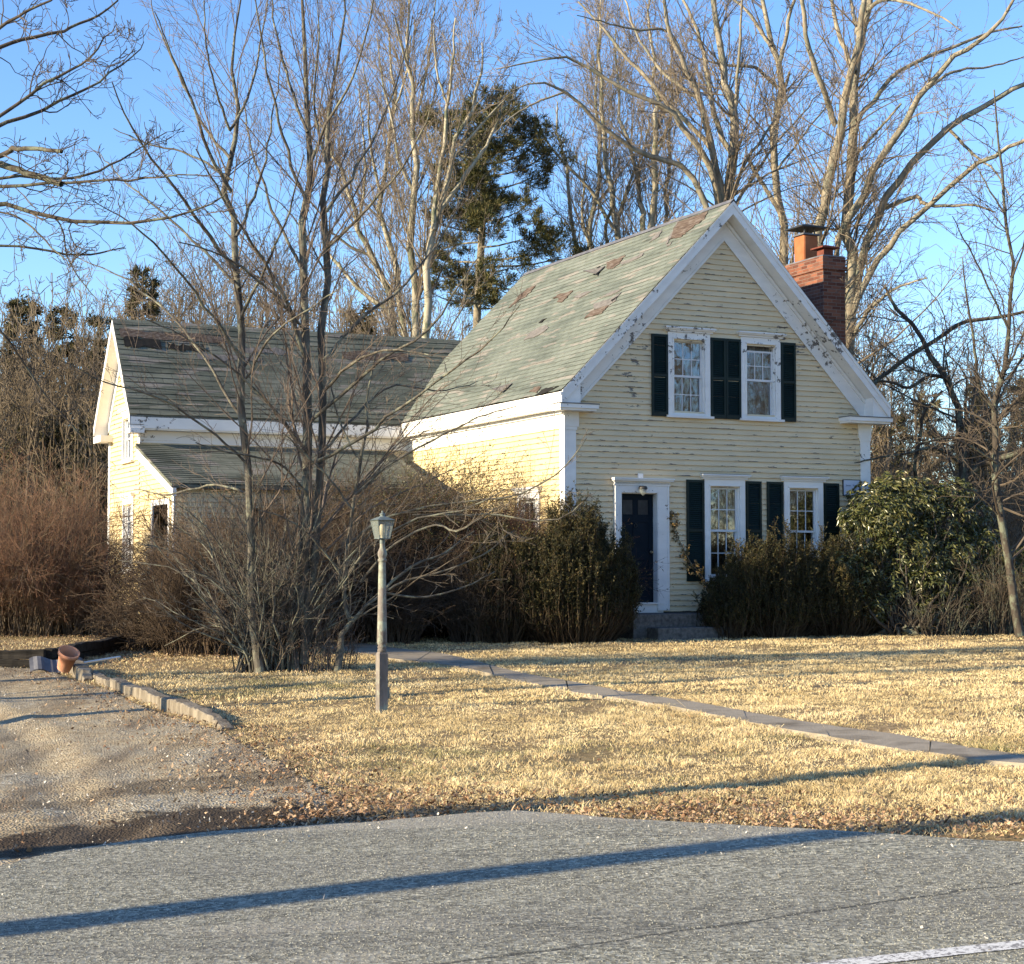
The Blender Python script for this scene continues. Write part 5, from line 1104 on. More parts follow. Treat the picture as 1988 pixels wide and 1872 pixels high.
BP = M['bark_pale']; TP = M['twig_pale']
def simple(pts, dy=None): return dict(p=pts, dy=dy) if dy is not None else dict(p=pts)
cl = [('leaning pale-barked bare tree at the left of the group behind the wing', [zz2((520,3400,9),(480,2600,8.5),(430,1807,8),(300,1450,6.6),(230,1250,5.6),(130,980,4.2),(60,800,3),(20,600,1.6)), zz2((300,1450,4),(180,1400,3.4),(90,1330,2.6),(20,1300,1.5)), zz2((230,1250,3.6),(260,1000,3),(250,750,2.2),(230,500,1.4)), zz2((430,1780,5),(250,1660,4.6),(110,1500,4),(30,1420,3))], 52),
      ('slim pale bare tree second from the left behind the wing', [zz2((520,3400,8),(500,2400,7.5),(480,1750,7),(380,1400,6),(350,1100,5.2),(420,750,4.5),(430,500,3.6),(400,300,2.5),(380,80,1.6)), zz2((350,1100,3.6),(290,800,2.8),(280,560,2),(250,380,1.2)), zz2((425,650,3),(500,400,2.3),(520,200,1.5)), zz2((420,700,3),(360,450,2.2),(330,200,1.3))], 55),
      ('tallest straight pale bare tree in the group behind the wing', [zz2((545,3400,10),(545,2400,9.5),(540,1780,9),(530,1400,8),(545,1000,7),(540,700,6),(545,500,5),(520,250,3.6),(500,80,2.6),(490,-80,1.8)), zz2((540,700,4),(600,450,3.2),(640,200,2.3),(660,0,1.4)), zz2((545,500,3.6),(480,300,2.8),(430,100,1.8)), zz2((535,1100,4),(450,900,3.2),(420,700,2.4),(370,500,1.4))], 50),
      ('forked pale bare tree leaning right in front of the pine', [zz2((580,3400,10),(590,2400,9.5),(600,1780,9),(630,1400,8),(680,1200,7),(760,900,5.6),(860,600,4),(914,400,2.6),(940,250,1.5)), zz2((650,1300,6),(680,1000,5.2),(720,750,4.4),(740,550,3.6),(760,300,2.6),(780,100,1.5)), zz2((680,1200,5),(830,1000,4.6),(960,800,3.6),(1040,620,2.4),(1100,560,1.3)), zz2((730,600,3),(670,400,2.3),(650,150,1.4)), zz2((760,900,3.4),(860,780,2.8),(980,640,2),(1060,560,1.2))], 47)]
for i, (lab, lm, Y_) in enumerate(cl):
    tree('ash_tree', lab, 'tree', lm, Y_, BP, TP, 20 + i, L4(2.6, 3, 4.4, l1=.32, l1max=4.2, mx=40000, a=(15, 38), up=.09, tmin=.0056, l3max=.8, r1=.28), group='bare trees behind the rear wing')
ce = [('thin crooked bare trunk at the far right end of the roof ridge gap', [[(1140,1100,6),(1130,700,5.5),(1122,503,5),(1112,445,4.6),(1098,318,3.6),(1085,274,2.6),(1075,200,1.5)]], 55),
      ('slim bare tree with a straight trunk left of the forked one above the ridge', [[(1146,1100,7),(1144,700,6.6),(1143,493,6.2),(1150,411,5.6),(1160,308,4.6),(1157,205,3.4),(1150,110,2)], [(1143,470,4),(1130,420,3.3),(1135,350,2.4),(1140,300,1.4)]], 57),
      ('bare tree forking widely in a V above the middle of the ridge', [[(1204,1100,8),(1202,700,7.6),(1198,473,7.2),(1187,394,6.4),(1174,291,5.4),(1167,171,4.2),(1163,69,3),(1165,-20,1.8)], [(1192,445,4.6),(1146,370,4),(1088,308,3),(1057,267,2),(1040,220,1.2)], [(1194,440,4),(1220,360,3.3),(1250,290,2.3),(1262,220,1.4)], [(1180,480,4),(1176,440,4),(1190,400,3.2)]], 54),
      ('bare tree with paired trunks just left of the roof peak', [[(1256,1100,8),(1252,700,7),(1249,449,6.5),(1252,404,6),(1232,325,5),(1208,240,3.8),(1200,150,2.4),(1195,60,1.5)], [(1262,1100,8),(1262,700,8),(1263,442,7.6),(1270,342,7),(1266,240,6),(1270,171,4.8),(1262,80,3.2),(1270,-30,2)], [(1268,320,3.4),(1295,250,2.6),(1310,180,1.6)]], 52),
      ('slender bare tree right beside the multi-stemmed one', [[(1290,1100,5),(1292,600,4.6),(1292,411,4.2),(1296,308,3.4),(1302,200,2.4),(1300,100,1.4)]], 58)]
for i, (lab, lm, Y_) in enumerate(ce):
    tree('birch_tree', lab, 'tree', lm, Y_, BP, TP, 40 + i, L4(2.6, 3, 4.2, l1=.3, l1max=3.4, mx=22000, a=(18, 45), up=.09, tmin=.0056, l3max=.8, r1=.28), group='thin bare trees behind the main roof')

# leaf or needle faces
def leaves(C, D, n, ln, wd, spread, rg, droop=0.0, quad=True):
    """n leaves around each centre C, pointing roughly along D"""
    C = np.repeat(C, n, 0); D = np.repeat(D, n, 0); m_ = len(C)
    d = norm(D + rg.normal(size=(m_, 3)) * spread + np.array([0, 0, -droop])); s_ = norm(np.cross(d, rg.normal(size=(m_, 3))))
    L_ = (ln * rg.uniform(.6, 1.25, m_))[:, None]; W_ = (wd * rg.uniform(.7, 1.2, m_))[:, None]
    nn_ = np.cross(d, s_); v = np.empty((m_, 4, 3)); C = C + rg.normal(size=(m_, 3)) * ln * .15
    v[:, 0] = C; v[:, 1] = C + d * L_ * .5 + s_ * W_ * .5 + nn_ * L_ * .06; v[:, 2] = C + d * L_; v[:, 3] = C + d * L_ * .5 - s_ * W_ * .5 + nn_ * L_ * .06
    return v.reshape(-1, 3), np.arange(m_ * 4).reshape(-1, 4)
# white pine behind the house
rg = np.random.default_rng(70); YP = 52.0
trunkp = guide([(928,1130,10),(928,800,9.5),(929,616,9),(931,445,8),(937,342,6.5),(948,240,4.5),(957,188,2)], YP, rg, dy=0)
root = empty('pine_tree', (trunkp[0][0], trunkp[0][1], float(gz(0, 40)))); tag(root, 'tall ragged white pine with dark green tufted limbs behind the bare trees', 'tree')
limbs = []
for y_, xr_, side, rise in ((600,70,1,10),(590,90,-1,20),(560,110,1,-5),(545,95,-1,15),(520,205,1,30),(505,160,1,25),(510,90,-1,10),(480,120,1,35),(470,100,-1,-30),(450,95,-1,25),(430,90,1,30),(425,75,-1,20),(400,55,1,15),
                            (370,130,1,50),(360,95,-1,30),(345,145,1,70),(335,110,-1,40),(320,120,1,60),(310,90,-1,35),(300,105,1,45),(290,80,-1,30),(270,90,1,35),(262,62,-1,12),(248,60,1,25),(240,45,-1,15),(225,35,1,15),(215,30,-1,15),(205,18,1,12),(530,60,1,10),(575,50,-1,5),(390,80,-1,20),(265,110,-1,25)):
    x0 = float(np.interp(-y_, [-800, -616, -445, -342, -240, -188], [928, 929, 931, 937, 948, 957])); dy = rg.uniform(-3, 3)
    limbs.append(guide([(x0, y_, 2.6), (x0 + side * xr_ * .4, y_ - rise * .15, 2), (x0 + side * xr_ * .75, y_ - rise * .5, 1.5), (x0 + side * xr_, y_ - rise, .8)], YP, rg, K=12, dy=dy))
for k in range(20):   # limbs towards and away from the camera
    y_ = rg.uniform(215, 600); x0 = float(np.interp(-y_, [-800, -616, -445, -342, -240, -188], [928, 929, 931, 937, 948, 957])); xr_ = rg.uniform(-40, 40)
    limbs.append(guide([(x0, y_, 2.4), (x0 + xr_ * .5, y_ - 5, 1.8), (x0 + xr_, y_ - 14, .8)], YP, rg, K=12, dy=rg.choice([-1, 1]) * rg.uniform(1.5, 3)))
A = np.array(limbs); tp = spline(trunkp, 12)[None]
v1, q1 = tubes(tp[:, :, :3], tp[:, :, 3], 8); v2, q2 = tubes(A[:, :, :3], A[:, :, 3], 5)
npmesh('trunk', np.concatenate([v1, v2]), np.concatenate([q1, q2 + len(v1)]), [M['bark_big']], root, True, world=True)
b1 = grow(A[:, :, :3], A[:, :, 3], rg, per_m=8, t0=.3, ang=(25, 60), lf=.4, lmax=1.2, K=5, wig=.12, up=.12, rr=.5, rmin=.006)
b2 = grow(b1[0], b1[1], rg, per_m=8, t0=.2, ang=(25, 60), lf=.5, lmax=.5, lmin=.15, K=3, wig=.1, up=.14, rr=.6, rmin=.004)
C = np.concatenate([b2[0][:, 1], b2[0][:, 2], b1[0][:, 4], A[:, -1, :3]]); D = np.concatenate([b2[0][:, 2] - b2[0][:, 0]] * 2 + [b1[0][:, 4] - b1[0][:, 3], A[:, -1, :3] - A[:, -3, :3]])
v, f = leaves(C, norm(D) + np.array([0, 0, .35]), 10, .2, .024, .8, rg); v3, q3 = tubes(b1[0], b1[1], 3)
npmesh('crown', np.concatenate([v, v3]), np.concatenate([f, q3 + len(v)]), [M['pine'], M['twig_dark']], root, world=True, mi=np.r_[np.zeros(len(f)), np.ones(len(q3))])

# ------------------------------------------------------------ far woods
def woods(name, spec, seed, matn, kw1, kw2, kw3):
    """spec: list of (px, top_py, Y, radius_px)"""
    rg = np.random.default_rng(seed); P = []; R = []
    for px, tpy, Y_, r_ in spec:
        top = at(px, tpy, Y_); zb = float(hillz(top[0], top[1])); K = 12; t = np.linspace(0, 1, K)
        lean = rg.normal(0, .06, 2) * (top[2] - zb); p = np.stack([top[0] + lean[0] * t + np.cumsum(rg.normal(0, .06, K)), Y_ + lean[1] * t, zb + (top[2] - zb) * t], 1)
        P.append(p); R.append(r_ * Y_ / F * (1 - .85 * t))
    P = np.array(P); R = np.array(R); a = grow(P, R, rg, **kw1); b_ = grow(a[0], a[1], rg, **kw2); c_ = grow(b_[0], b_[1], rg, **kw3)
    v, q, mi = merge([(P, R, 5), (a[0], a[1], 4), (b_[0], b_[1], 3), (c_[0], c_[1], 3)])
    o = npmesh(name, v, q, [matn]); tag(o, kind='stuff'); return o
rg = np.random.default_rng(80); sp = []
for k in range(120):
    px = rg.uniform(-120, 900); t_ = float(np.interp(px, [-120, 0, 60, 150, 220, 300, 420, 560, 640, 800, 900], [640, 645, 630, 640, 600, 520, 490, 520, 560, 600, 640])); sp.append((px, t_ + abs(rg.normal(0, 45)) - 10, rg.uniform(58, 84), rg.uniform(2, 5)))
for k in range(85):
    px = rg.uniform(-140, 240); sp.append((px, rg.uniform(585, 780), rg.uniform(46, 57), rg.uniform(1.5, 4)))
o = woods('bare_woods', sp, 81, M['woods'], dict(per_m=1.7, t0=.12, ang=(20, 50), lf=.36, lmax=4.2, K=6, wig=.1, up=.1, rr=.45, rmin=.011), dict(per_m=2.2, t0=.08, ang=(20, 50), lf=.45, lmax=2, K=5, wig=.12, up=.08, rmin=.009), dict(per_m=3.2, t0=.1, ang=(25, 60), lf=.5, lmax=1, lmin=.2, K=3, wig=.1, up=.05, rmin=.009, maxn=120000))
tag(o, 'brown bare woods far behind the rear wing at the left', 'woods')
sp = []
for k in range(95):
    px = rg.uniform(1560, 2150); sp.append((px, rg.uniform(600, 1000), rg.uniform(50, 80), rg.uniform(1.5, 4)))
o = woods('bare_woods', sp, 82, M['woods'], dict(per_m=2.0, t0=.05, ang=(20, 55), lf=.4, lmax=3.6, K=6, wig=.12, up=.06, rr=.45, rmin=.011), dict(per_m=2.6, t0=.08, ang=(20, 50), lf=.45, lmax=1.8, K=5, wig=.12, up=.05, rmin=.009), dict(per_m=4, t0=.1, ang=(25, 60), lf=.5, lmax=1, lmin=.2, K=3, wig=.1, up=.03, rmin=.009, maxn=120000))
tag(o, 'brown bare woods far behind the house at the right', 'woods')
def brushmass(name, x0, x1, y0, y1, h0, h1, n, mat, seed, lab, dens=(3, 5)):
    rg = np.random.default_rng(seed); K = 8; P = np.empty((n, K, 3)); R = np.empty((n, K))
    u_ = rg.random(n); Yr = rg.uniform(y0, y1, n); X = ((x0 + (x1 - x0) * u_) - CX) / F * Yr; P[:, 0] = np.stack([X, Yr, gz(X, Yr) * 0 + hillz(X, Yr) - .05], 1)
    d = norm(np.stack([rg.normal(0, .35, n), rg.normal(0, .35, n), np.ones(n)], 1)); h_ = rg.uniform(h0, h1, n); bend = rg.normal(size=(n, 3)) * .12
    for k in range(1, K): d = norm(d + bend + rg.normal(size=(n, 3)) * .07); P[:, k] = P[:, k - 1] + d * (h_ / (K - 1))[:, None]
    R[:] = (h_ * .006)[:, None] * np.linspace(1, .3, K)
    a = grow(P, R, rg, per_m=dens[0], t0=.15, ang=(20, 55), lf=.42, lmax=1.4, K=5, wig=.14, up=.03, rmin=.004); b_ = grow(a[0], a[1], rg, per_m=dens[1], t0=.1, ang=(25, 60), lf=.5, lmax=.6, lmin=.1, K=3, wig=.1, up=.02, rmin=.003, maxn=70000)
    v, q, mi = merge([(P, R, 4), (a[0], a[1], 3), (b_[0], b_[1], 3)]); o = npmesh(name, v, q, [mat]); tag(o, lab, 'brush', kind='stuff'); return o
brushmass('thicket', 1640, 2200, 37, 52, 1.6, 4.2, 1500, M['brush'], 90, 'tangled tan thicket behind the rhododendron at the right')
brushmass('thicket', -260, 330, 46, 58, 1.5, 4.5, 1100, M['brush'], 91, 'tangled brown thicket at the far left behind the wing', (2.5, 4))
# evergreens among the woods
def evergreen(px, tpy, Y_, hw, lab, seed, bottom=None, name='evergreen_tree', group='evergreens in the far woods'):
    rg = np.random.default_rng(seed); top = at(px, tpy, Y_); zb = float(hillz(top[0], Y_)) if bottom is None else bottom; H_ = top[2] - zb; W_ = hw * Y_ / F
    root = empty(name, (top[0], Y_, zb)); tag(root, lab, 'tree', group)
    K = 10; t = np.linspace(0, 1, K); P = np.stack([top[0] + 0 * t, Y_ + 0 * t, zb + H_ * t], 1)[None]; R = (.16 * (1 - .9 * t))[None]
    v, q = tubes(P, R, 6); npmesh('trunk', v, q, [M['bark_dark']], root, True, world=True)
    n = int(150 * H_ / 8); tt = rg.uniform(.12, 1, n); a = rg.uniform(0, 2 * pi, n); L_ = W_ * (1.05 - tt) ** .6 * rg.uniform(.5, 1.1, n) + .3
    s0 = np.stack([np.full(n, top[0]), np.full(n, Y_), zb + H_ * tt], 1); d = np.stack([np.cos(a), np.sin(a), rg.uniform(-.1, .5, n)], 1); k = np.linspace(0, 1, 5)[None, :, None]
    P = s0[:, None] + d[:, None] * L_[:, None, None] * k; b1 = grow(P, np.full(P.shape[:2], .03), rg, per_m=4, t0=.25, lf=.45, lmax=1.1, K=4, up=.1)
    C = np.concatenate([b1[0][:, 2], b1[0][:, 3], b1[0][:, 1], P[:, -1], P[:, -2]]); D = np.concatenate([b1[0][:, 3] - b1[0][:, 0]] * 3 + [d, d])
    v, f = leaves(C, norm(D), 8, .24, .05, .8, rg); v3, q3 = tubes(P, np.full(P.shape[:2], .03), 3)
    npmesh('crown', np.concatenate([v, v3]), np.concatenate([f, q3 + len(v)]), [M['evergreen'], M['twig_dark']], root, world=True, mi=np.r_[np.zeros(len(f)), np.ones(len(q3))])
for i, (px, tp_, Y_, hw, lab) in enumerate(((45, 588, 62, 55, 'bushy evergreen tree at the far left skyline'), (122, 608, 64, 45, 'second evergreen on the left skyline, a little lower'), (195, 625, 60, 40, 'evergreen just left of the wing gable peak'),
        (278, 525, 66, 34, 'taller evergreen showing above the left end of the wing roof'), (70, 800, 50, 75, 'dark low evergreen at the left edge behind the red brush'), (180, 830, 48, 60, 'dark low evergreen beside the sunlit wing gable'), (1985, 745, 70, 50, 'evergreen at the right edge behind the bare trees'), (1730, 800, 66, 40, 'evergreen right of the eave return'), (1800, 770, 74, 45, 'evergreen behind the gnarled tree'), (1905, 760, 72, 45, 'evergreen between the two dark trunks at the right'), (700, 600, 60, 40, 'evergreen behind the pale bare trees'), (1890, 820, 60, 40, 'low evergreen behind the leaning trunk'))):
    evergreen(px, tp_, Y_, hw, lab, 100 + i)

# ------------------------------------------------------------ shrubs
def shrub(name, lab, cx, cy, rx, ry, h, n, seed, m1, m2=None, ang=TH, spread=.5, dens=(4, 7), arch=.03, K=9, wig=.08, base_r=.5, leafm=None, nl=0, maxn=30000, group=None, r0=.01, lmax=.9, cat='shrub', hvar=.35, pend=None):
    rg = np.random.default_rng(seed); a = rg.uniform(0, 2 * pi, n); rr_ = np.sqrt(rg.random(n)); lx = np.cos(a) * rr_; ly = np.sin(a) * rr_
    ca, sa = cos(ang), sin(ang); bx = lx * rx * base_r; by = ly * ry * base_r; X = cx + bx * ca - by * sa; Y_ = cy + bx * sa + by * ca
    root = empty(name, (cx, cy, float(gz(cx, cy)))); tag(root, lab, cat, group)
    P = np.empty((n, K, 3)); P[:, 0] = np.stack([X, Y_, gz(X, Y_) - .05], 1); hh = h * rg.uniform(1 - hvar, 1.08, n) * (1 - .35 * rr_ ** 2)
    dx = lx * rx * (1 - base_r) / h * 1.6 * spread; dy = ly * ry * (1 - base_r) / h * 1.6 * spread
    d = norm(np.stack([dx * ca - dy * sa + rg.normal(0, .12, n), dx * sa + dy * ca + rg.normal(0, .12, n), np.ones(n)], 1)); out_ = d * [1, 1, 0]
    for k in range(1, K):
        d = norm(d + out_ * arch * k * .5 + np.array([0, 0, -arch * k * .35]) + rg.normal(size=(n, 3)) * wig); P[:, k] = P[:, k - 1] + d * (hh * 1.12 / (K - 1))[:, None]
    R = (r0 * rg.uniform(.6, 1.3, n))[:, None] * np.linspace(1, .35, K)
    g1 = grow(P, R, rg, per_m=dens[0], t0=.12, ang=(18, 50), lf=.42, lmax=lmax, K=6, wig=.12, up=.03, rmin=.002); g2 = grow(g1[0], g1[1], rg, per_m=dens[1], t0=.1, ang=(20, 55), lf=.5, lmax=.4, lmin=.07, K=4, wig=.12, up=.03, rmin=.0018, maxn=maxn)
    v, q = tubes(P, R, 5); npmesh('stems', v, q, [m1], root, True, world=True)
    v, q, mi = merge([(g1[0], g1[1], 4, 0), (g2[0], g2[1], 3, 1)]); npmesh('twigs', v, q, [m1, m2 or m1], root, world=True, mi=mi)
    if leafm:
        C = np.concatenate([g2[0][:, -1], g2[0][:, 1]]); D = np.concatenate([g2[0][:, -1] - g2[0][:, 0]] * 2); k = rg.random(len(C)) < nl; v, f = leaves(C[k], norm(D[k]), 2, .045, .02, .6, rg); npmesh('leaves', v, f, [leafm], root, world=True)
    return root
def hs(s, t): q = H(s, t); return q[0], q[1]
def gp(px, py): p = G(px, py); return p[0], p[1]
BS = M['brushwood']; RT = M['redtwig']
M['shade_brush'] = mat_noise('shade_toned_brown_brush', (.035, .026, .02), (.14, .1, .068), 1.2, .9, .1); M['shade_red'] = mat_noise('shade_toned_red_brush', (.05, .025, .02), (.17, .09, .065), 1.2, .9, .1); DB = M['shade_brush']  # browns and reds darkened so the shade on these shrubs sits in the colour
x, y = gp(40, 1234); shrub('dogwood_shrub', 'reddish brown twiggy shrub at the left edge of the photo', x, y + .5, 2.1, 1.6, 3.0, 360, 201, BS, RT, dens=(7, 9), maxn=60000, wig=.14, arch=.05)
x, y = gp(175, 1232); shrub('dogwood_shrub', 'reddish brown twiggy shrub beside the sunlit wing end', x - .2, y + .3, 1.2, 1.4, 2.2, 190, 202, BS, RT, dens=(7, 9), maxn=40000, wig=.14, arch=.05)
x, y = gp(300, 1262); shrub('tangled_shrub', 'tangled grey-brown shrub in front of the lean-to doorway', x, y + .3, 1.2, 1.0, 1.5, 190, 203, DB, M['shade_brush'], dens=(7, 9), arch=.04, maxn=34000, wig=.24)
x, y = gp(400, 1272); shrub('tangled_shrub', 'wide tangled shrub left of the clump of trunks', x, y + .4, 1.4, 1.1, 2.15, 230, 204, DB, M['shade_brush'], dens=(7, 9), arch=.03, maxn=50000, wig=.18)
x, y = gp(500, 1300); shrub('honeysuckle_shrub', 'dense upright stems growing around the foot of the left tree', x + .15, y - .1, .62, .4, 2.7, 130, 205, M['bark_front'], M['twig_front'], dens=(6, 8), base_r=.8, spread=.15, maxn=24000, r0=.014, wig=.2, arch=.0, lmax=.45)
x, y = gp(610, 1300); shrub('suckers', 'short thin suckers sprouting from leaves between the trunks and the sapling', x, y, .7, .35, .9, 90, 206, M['twig_front'], M['redtwig'], dens=(3, 4), base_r=.9, maxn=2500, r0=.006)
x, y = gp(560, 1255); shrub('bittersweet_shrub', 'shade-toned brown shrub mass behind the trunks of the clump', x, y + .4, 1.3, 1.1, 2.7, 230, 214, DB, M['shade_brush'], dens=(7, 9), arch=.03, maxn=36000, wig=.18)
x, y = hs(-3.2, 1.9); shrub('bittersweet_shrub', 'brown shrub mass behind the two-stemmed tree', x, y, 1.6, 1.1, 3.1, 320, 207, DB, M['shade_brush'], dens=(7, 9), arch=.07, maxn=46000, wig=.17, leafm=M['yew'], nl=.3)
x, y = hs(-1.6, 2.3); shrub('bittersweet_shrub', 'tall arching shrub with dull green leaves behind the lantern', x, y, 1.5, 1.1, 3.4, 340, 208, DB, M['shade_brush'], dens=(7, 9), arch=.07, maxn=50000, leafm=M['rhodo'], nl=.45, wig=.17)
x, y = hs(-.85, .9); shrub('barberry_shrub', 'red-tinged shrub in front of the sunlit side wall', x, y, 1.1, 1.0, 2.7, 300, 209, DB, M['shade_red'], dens=(7, 9), arch=.07, maxn=42000, leafm=M['vine'], nl=.15, wig=.16)
x, y = hs(-1.9, -.3); shrub('spirea_shrub', 'low brown arching shrub left of the clipped yew', x, y, .9, .8, 1.7, 200, 210, DB, M['brushwood'], dens=(6, 8), arch=.05, maxn=20000)
x, y = hs(-3.4, .2); shrub('forsythia_shrub', 'low arching brown shrub behind the sapling', x, y, 1.2, .8, 1.9, 200, 215, DB, M['shade_brush'], dens=(6, 8), arch=.08, maxn=20000, wig=.16)

rgs = rg; brushmass('brush', 345, 800, 30.2, 33.0, 1.5, 2.9, 420, M['shade_brush'], 92, 'shade-toned tangled brush hiding the foot of the rear wing and lean-to', (4, 6))
# yews: dense upright sprays
def yew(lab, cx, cy, rx, ry, h, n, seed, name='yew_bush', topn=.12, brown=.35, ang=TH, rag=.15, stray=40, group='yews along the front wall'):
    rg = np.random.default_rng(seed); root = empty(name, (cx, cy, float(gz(cx, cy)))); tag(root, lab, 'shrub', group); ca, sa = cos(ang), sin(ang)
    a = rg.uniform(0, 2 * pi, n); r_ = rg.random(n) ** .5; lx = np.cos(a) * r_; ly = np.sin(a) * r_
    K = 6; P = np.empty((n, K, 3)); t = np.linspace(0, 1, K)
    top = h * (1 - .42 * r_ ** 2.5) * (1 + rag * fnoise(lx * 3, ly * 3, 2.0, seed)) * rg.uniform(.72, 1.04, n)
    for k in range(K):
        s_ = .62 + .38 * sin(min(1, t[k] * 1.7) * pi / 2)
        px_ = lx * rx * s_; py_ = ly * ry * s_; P[:, k] = np.stack([cx + px_ * ca - py_ * sa, cy + px_ * sa + py_ * ca, gz(cx, cy) + top * t[k]], 1)
    P += rg.normal(size=P.shape) * .03; R = np.full((n, K), .006) * np.linspace(1.4, .5, K)
    v0, q0 = tubes(P, R, 3); npmesh('stems', v0, q0, [M['yewbrown']], root, world=True)
    g1 = grow(P, R, rg, per_m=11, t0=.12, ang=(15, 60), lf=.18, lmin=.07, lmax=.28, K=4, up=.2, rmin=.0015, maxn=60000)
    v1, q1 = tubes(g1[0], g1[1], 3)
    C = g1[0].reshape(-1, 3); D = norm(np.repeat((g1[0][:, -1] - g1[0][:, 0])[:, None], 4, 1).reshape(-1, 3)); z = (C[:, 2] - float(gz(cx, cy))) / h
    k = rg.random(len(C)) < np.clip((z - topn + .1 * fnoise(C[:, 0], C[:, 2], 3, 5)) / .25, .12, 1)
    v, f = leaves(C[k], D[k] + np.array([0, 0, .2]), 4, .05, .016, .8, rg)
    npmesh('foliage', v, f, [M['yew']], root, world=True)
    npmesh('twigs', v1, q1, [M['yewbrown']], root, world=True)
    return root
x, y = hs(-.32, -.95); yew('dense wide yew bush between the corner and the front door', x, y, 1.2, .8, 2.25, 950, 301, rag=.3)
x, y = hs(-1.5, -.5); yew('lower yew bush partly bare on the side wall corner', x, y, .75, .7, 1.95, 360, 302, topn=.4)
x, y = hs(3.85, -.95); yew('ragged yew hedge under the left ground floor window', x, y, 1.2, .6, 1.75, 620, 303, rag=.5, topn=.1)
x, y = hs(5.4, -.95); yew('ragged yew hedge under the right ground floor window', x, y, 1.15, .65, 1.65, 700, 304, rag=.5, topn=.1)
x, y = hs(2.9, -.95); yew('low dark yew at the left end of the hedge beside the steps', x, y, .6, .5, 1.2, 260, 305, topn=.1)
# rhododendron
def rhodo(lab, blobs, bx, by, seed, name='rhododendron_bush'):
    rg = np.random.default_rng(seed); z0 = float(gz(bx, by)); root = empty(name, (bx, by, z0)); tag(root, lab, 'shrub'); Cs = []; Ns = []
    for (px, py, Y_, r) in blobs:
        c = at(px, py, Y_); n = int(170 * r * r * 3.2); d = norm(rg.normal(size=(n, 3))); rad = r * rg.uniform(.35, 1.1, n) ** .6; rad = rad * (1 + .18 * fnoise(d[:, 0] * 3, d[:, 2] * 3, 2, seed)); Cs.append(c + d * rad[:, None] * [1, .9, .85]); Ns.append(norm(d + [0, 0, .5]))
    C = np.concatenate(Cs); D = np.concatenate(Ns); n = len(C); L = []
    # whorls of leaves
    m_ = 9; aa = rg.uniform(0, 2 * pi, n)[:, None] + 2 * pi * np.arange(m_)[None] / m_ + rg.normal(0, .15, (n, m_)); t1_ = norm(np.cross(D, rg.normal(size=(n, 3)))); t2_ = np.cross(D, t1_)
    dd_ = norm(np.cos(aa)[..., None] * t1_[:, None] + np.sin(aa)[..., None] * t2_[:, None] + D[:, None] * .15 + np.array([0, 0, -.55])).reshape(-1, 3)
    v, f = leaves(np.repeat(C, m_, 0), dd_, 1, .12, .036, .12, rg); npmesh('foliage', v, f, [M['rhodo']], root, world=True)
    # crooked stems
    idx = rg.choice(n, 70, replace=False); K = 10; P = np.empty((70, K, 3)); st = np.array([bx, by, z0]); t = np.linspace(0, 1, K)
    for k in range(K): P[:, k] = st * (1 - t[k]) + C[idx] * t[k]
    P[:, :, 2] = z0 + (C[idx, 2] - z0)[:, None] * t[None] ** 1.5; P[:, 1:-1] += np.cumsum(rg.normal(size=(70, K - 2, 3)) * .05, 1); P[:, 0] += rg.normal(size=(70, 3)) * .08
    v, q = tubes(P, np.linspace(.05, .01, K)[None] * rg.uniform(.5, 1.1, (70, 1)), 5); npmesh('stems', v, q, [M['bark_dark']], root, True, world=True)
    g1 = grow(P, np.full(P.shape[:2], .012), rg, per_m=3.5, t0=.1, lf=.3, lmax=.7, K=5, wig=.2, rmin=.003); v, q = tubes(g1[0], g1[1], 3); npmesh('twigs', v, q, [M['twig_dark']], root, world=True)
b0 = gp(1765, 1236)
rhodo('large glossy-leaved rhododendron at the right corner of the house', [(1700,985,33.2,.62),(1770,985,33.4,.72),(1830,1010,33.4,.6),(1690,1060,32.8,.5),(1760,1070,32.8,.65),(1840,1075,33,.6),(1720,1000,32.6,.5),(1640,1100,32.3,.36),(1880,1120,33,.42),(1800,1130,32.6,.5),(1930,1090,33.2,.35),(1975,1085,33.4,.36),(1740,1130,32.6,.5),(1860,1160,32.8,.42),(1670,1130,32.3,.42),(1800,1180,32.6,.4),(1700,1175,32.3,.36),(1910,1150,33,.36),(1850,960,33.4,.42),(1740,950,33.3,.45),(1900,1060,33.4,.5),(1950,1120,33.2,.4),(1990,1130,33.2,.4),(1890,1000,33.6,.4),(1660,1010,32.8,.36)], b0[0], b0[1] + .6, 310)
x, y = gp(1760, 1236); shrub('tangled_shrub', 'tangled dry shrub under the right end of the rhododendron', x + .9, y + .9, 1.5, .9, 1.1, 150, 212, M['bark_dark'], M['twig_dark'], dens=(5, 7), arch=.05, maxn=14000, group=None)
x, y = gp(1950, 1236); shrub('tangled_shrub', 'dry brown shrub at the right edge below the leaning trunk', x + .3, y + 1.2, 1.4, 1.0, 1.7, 150, 213, M['bark_dark'], M['brushwood'], dens=(5, 7), arch=.05, maxn=14000)
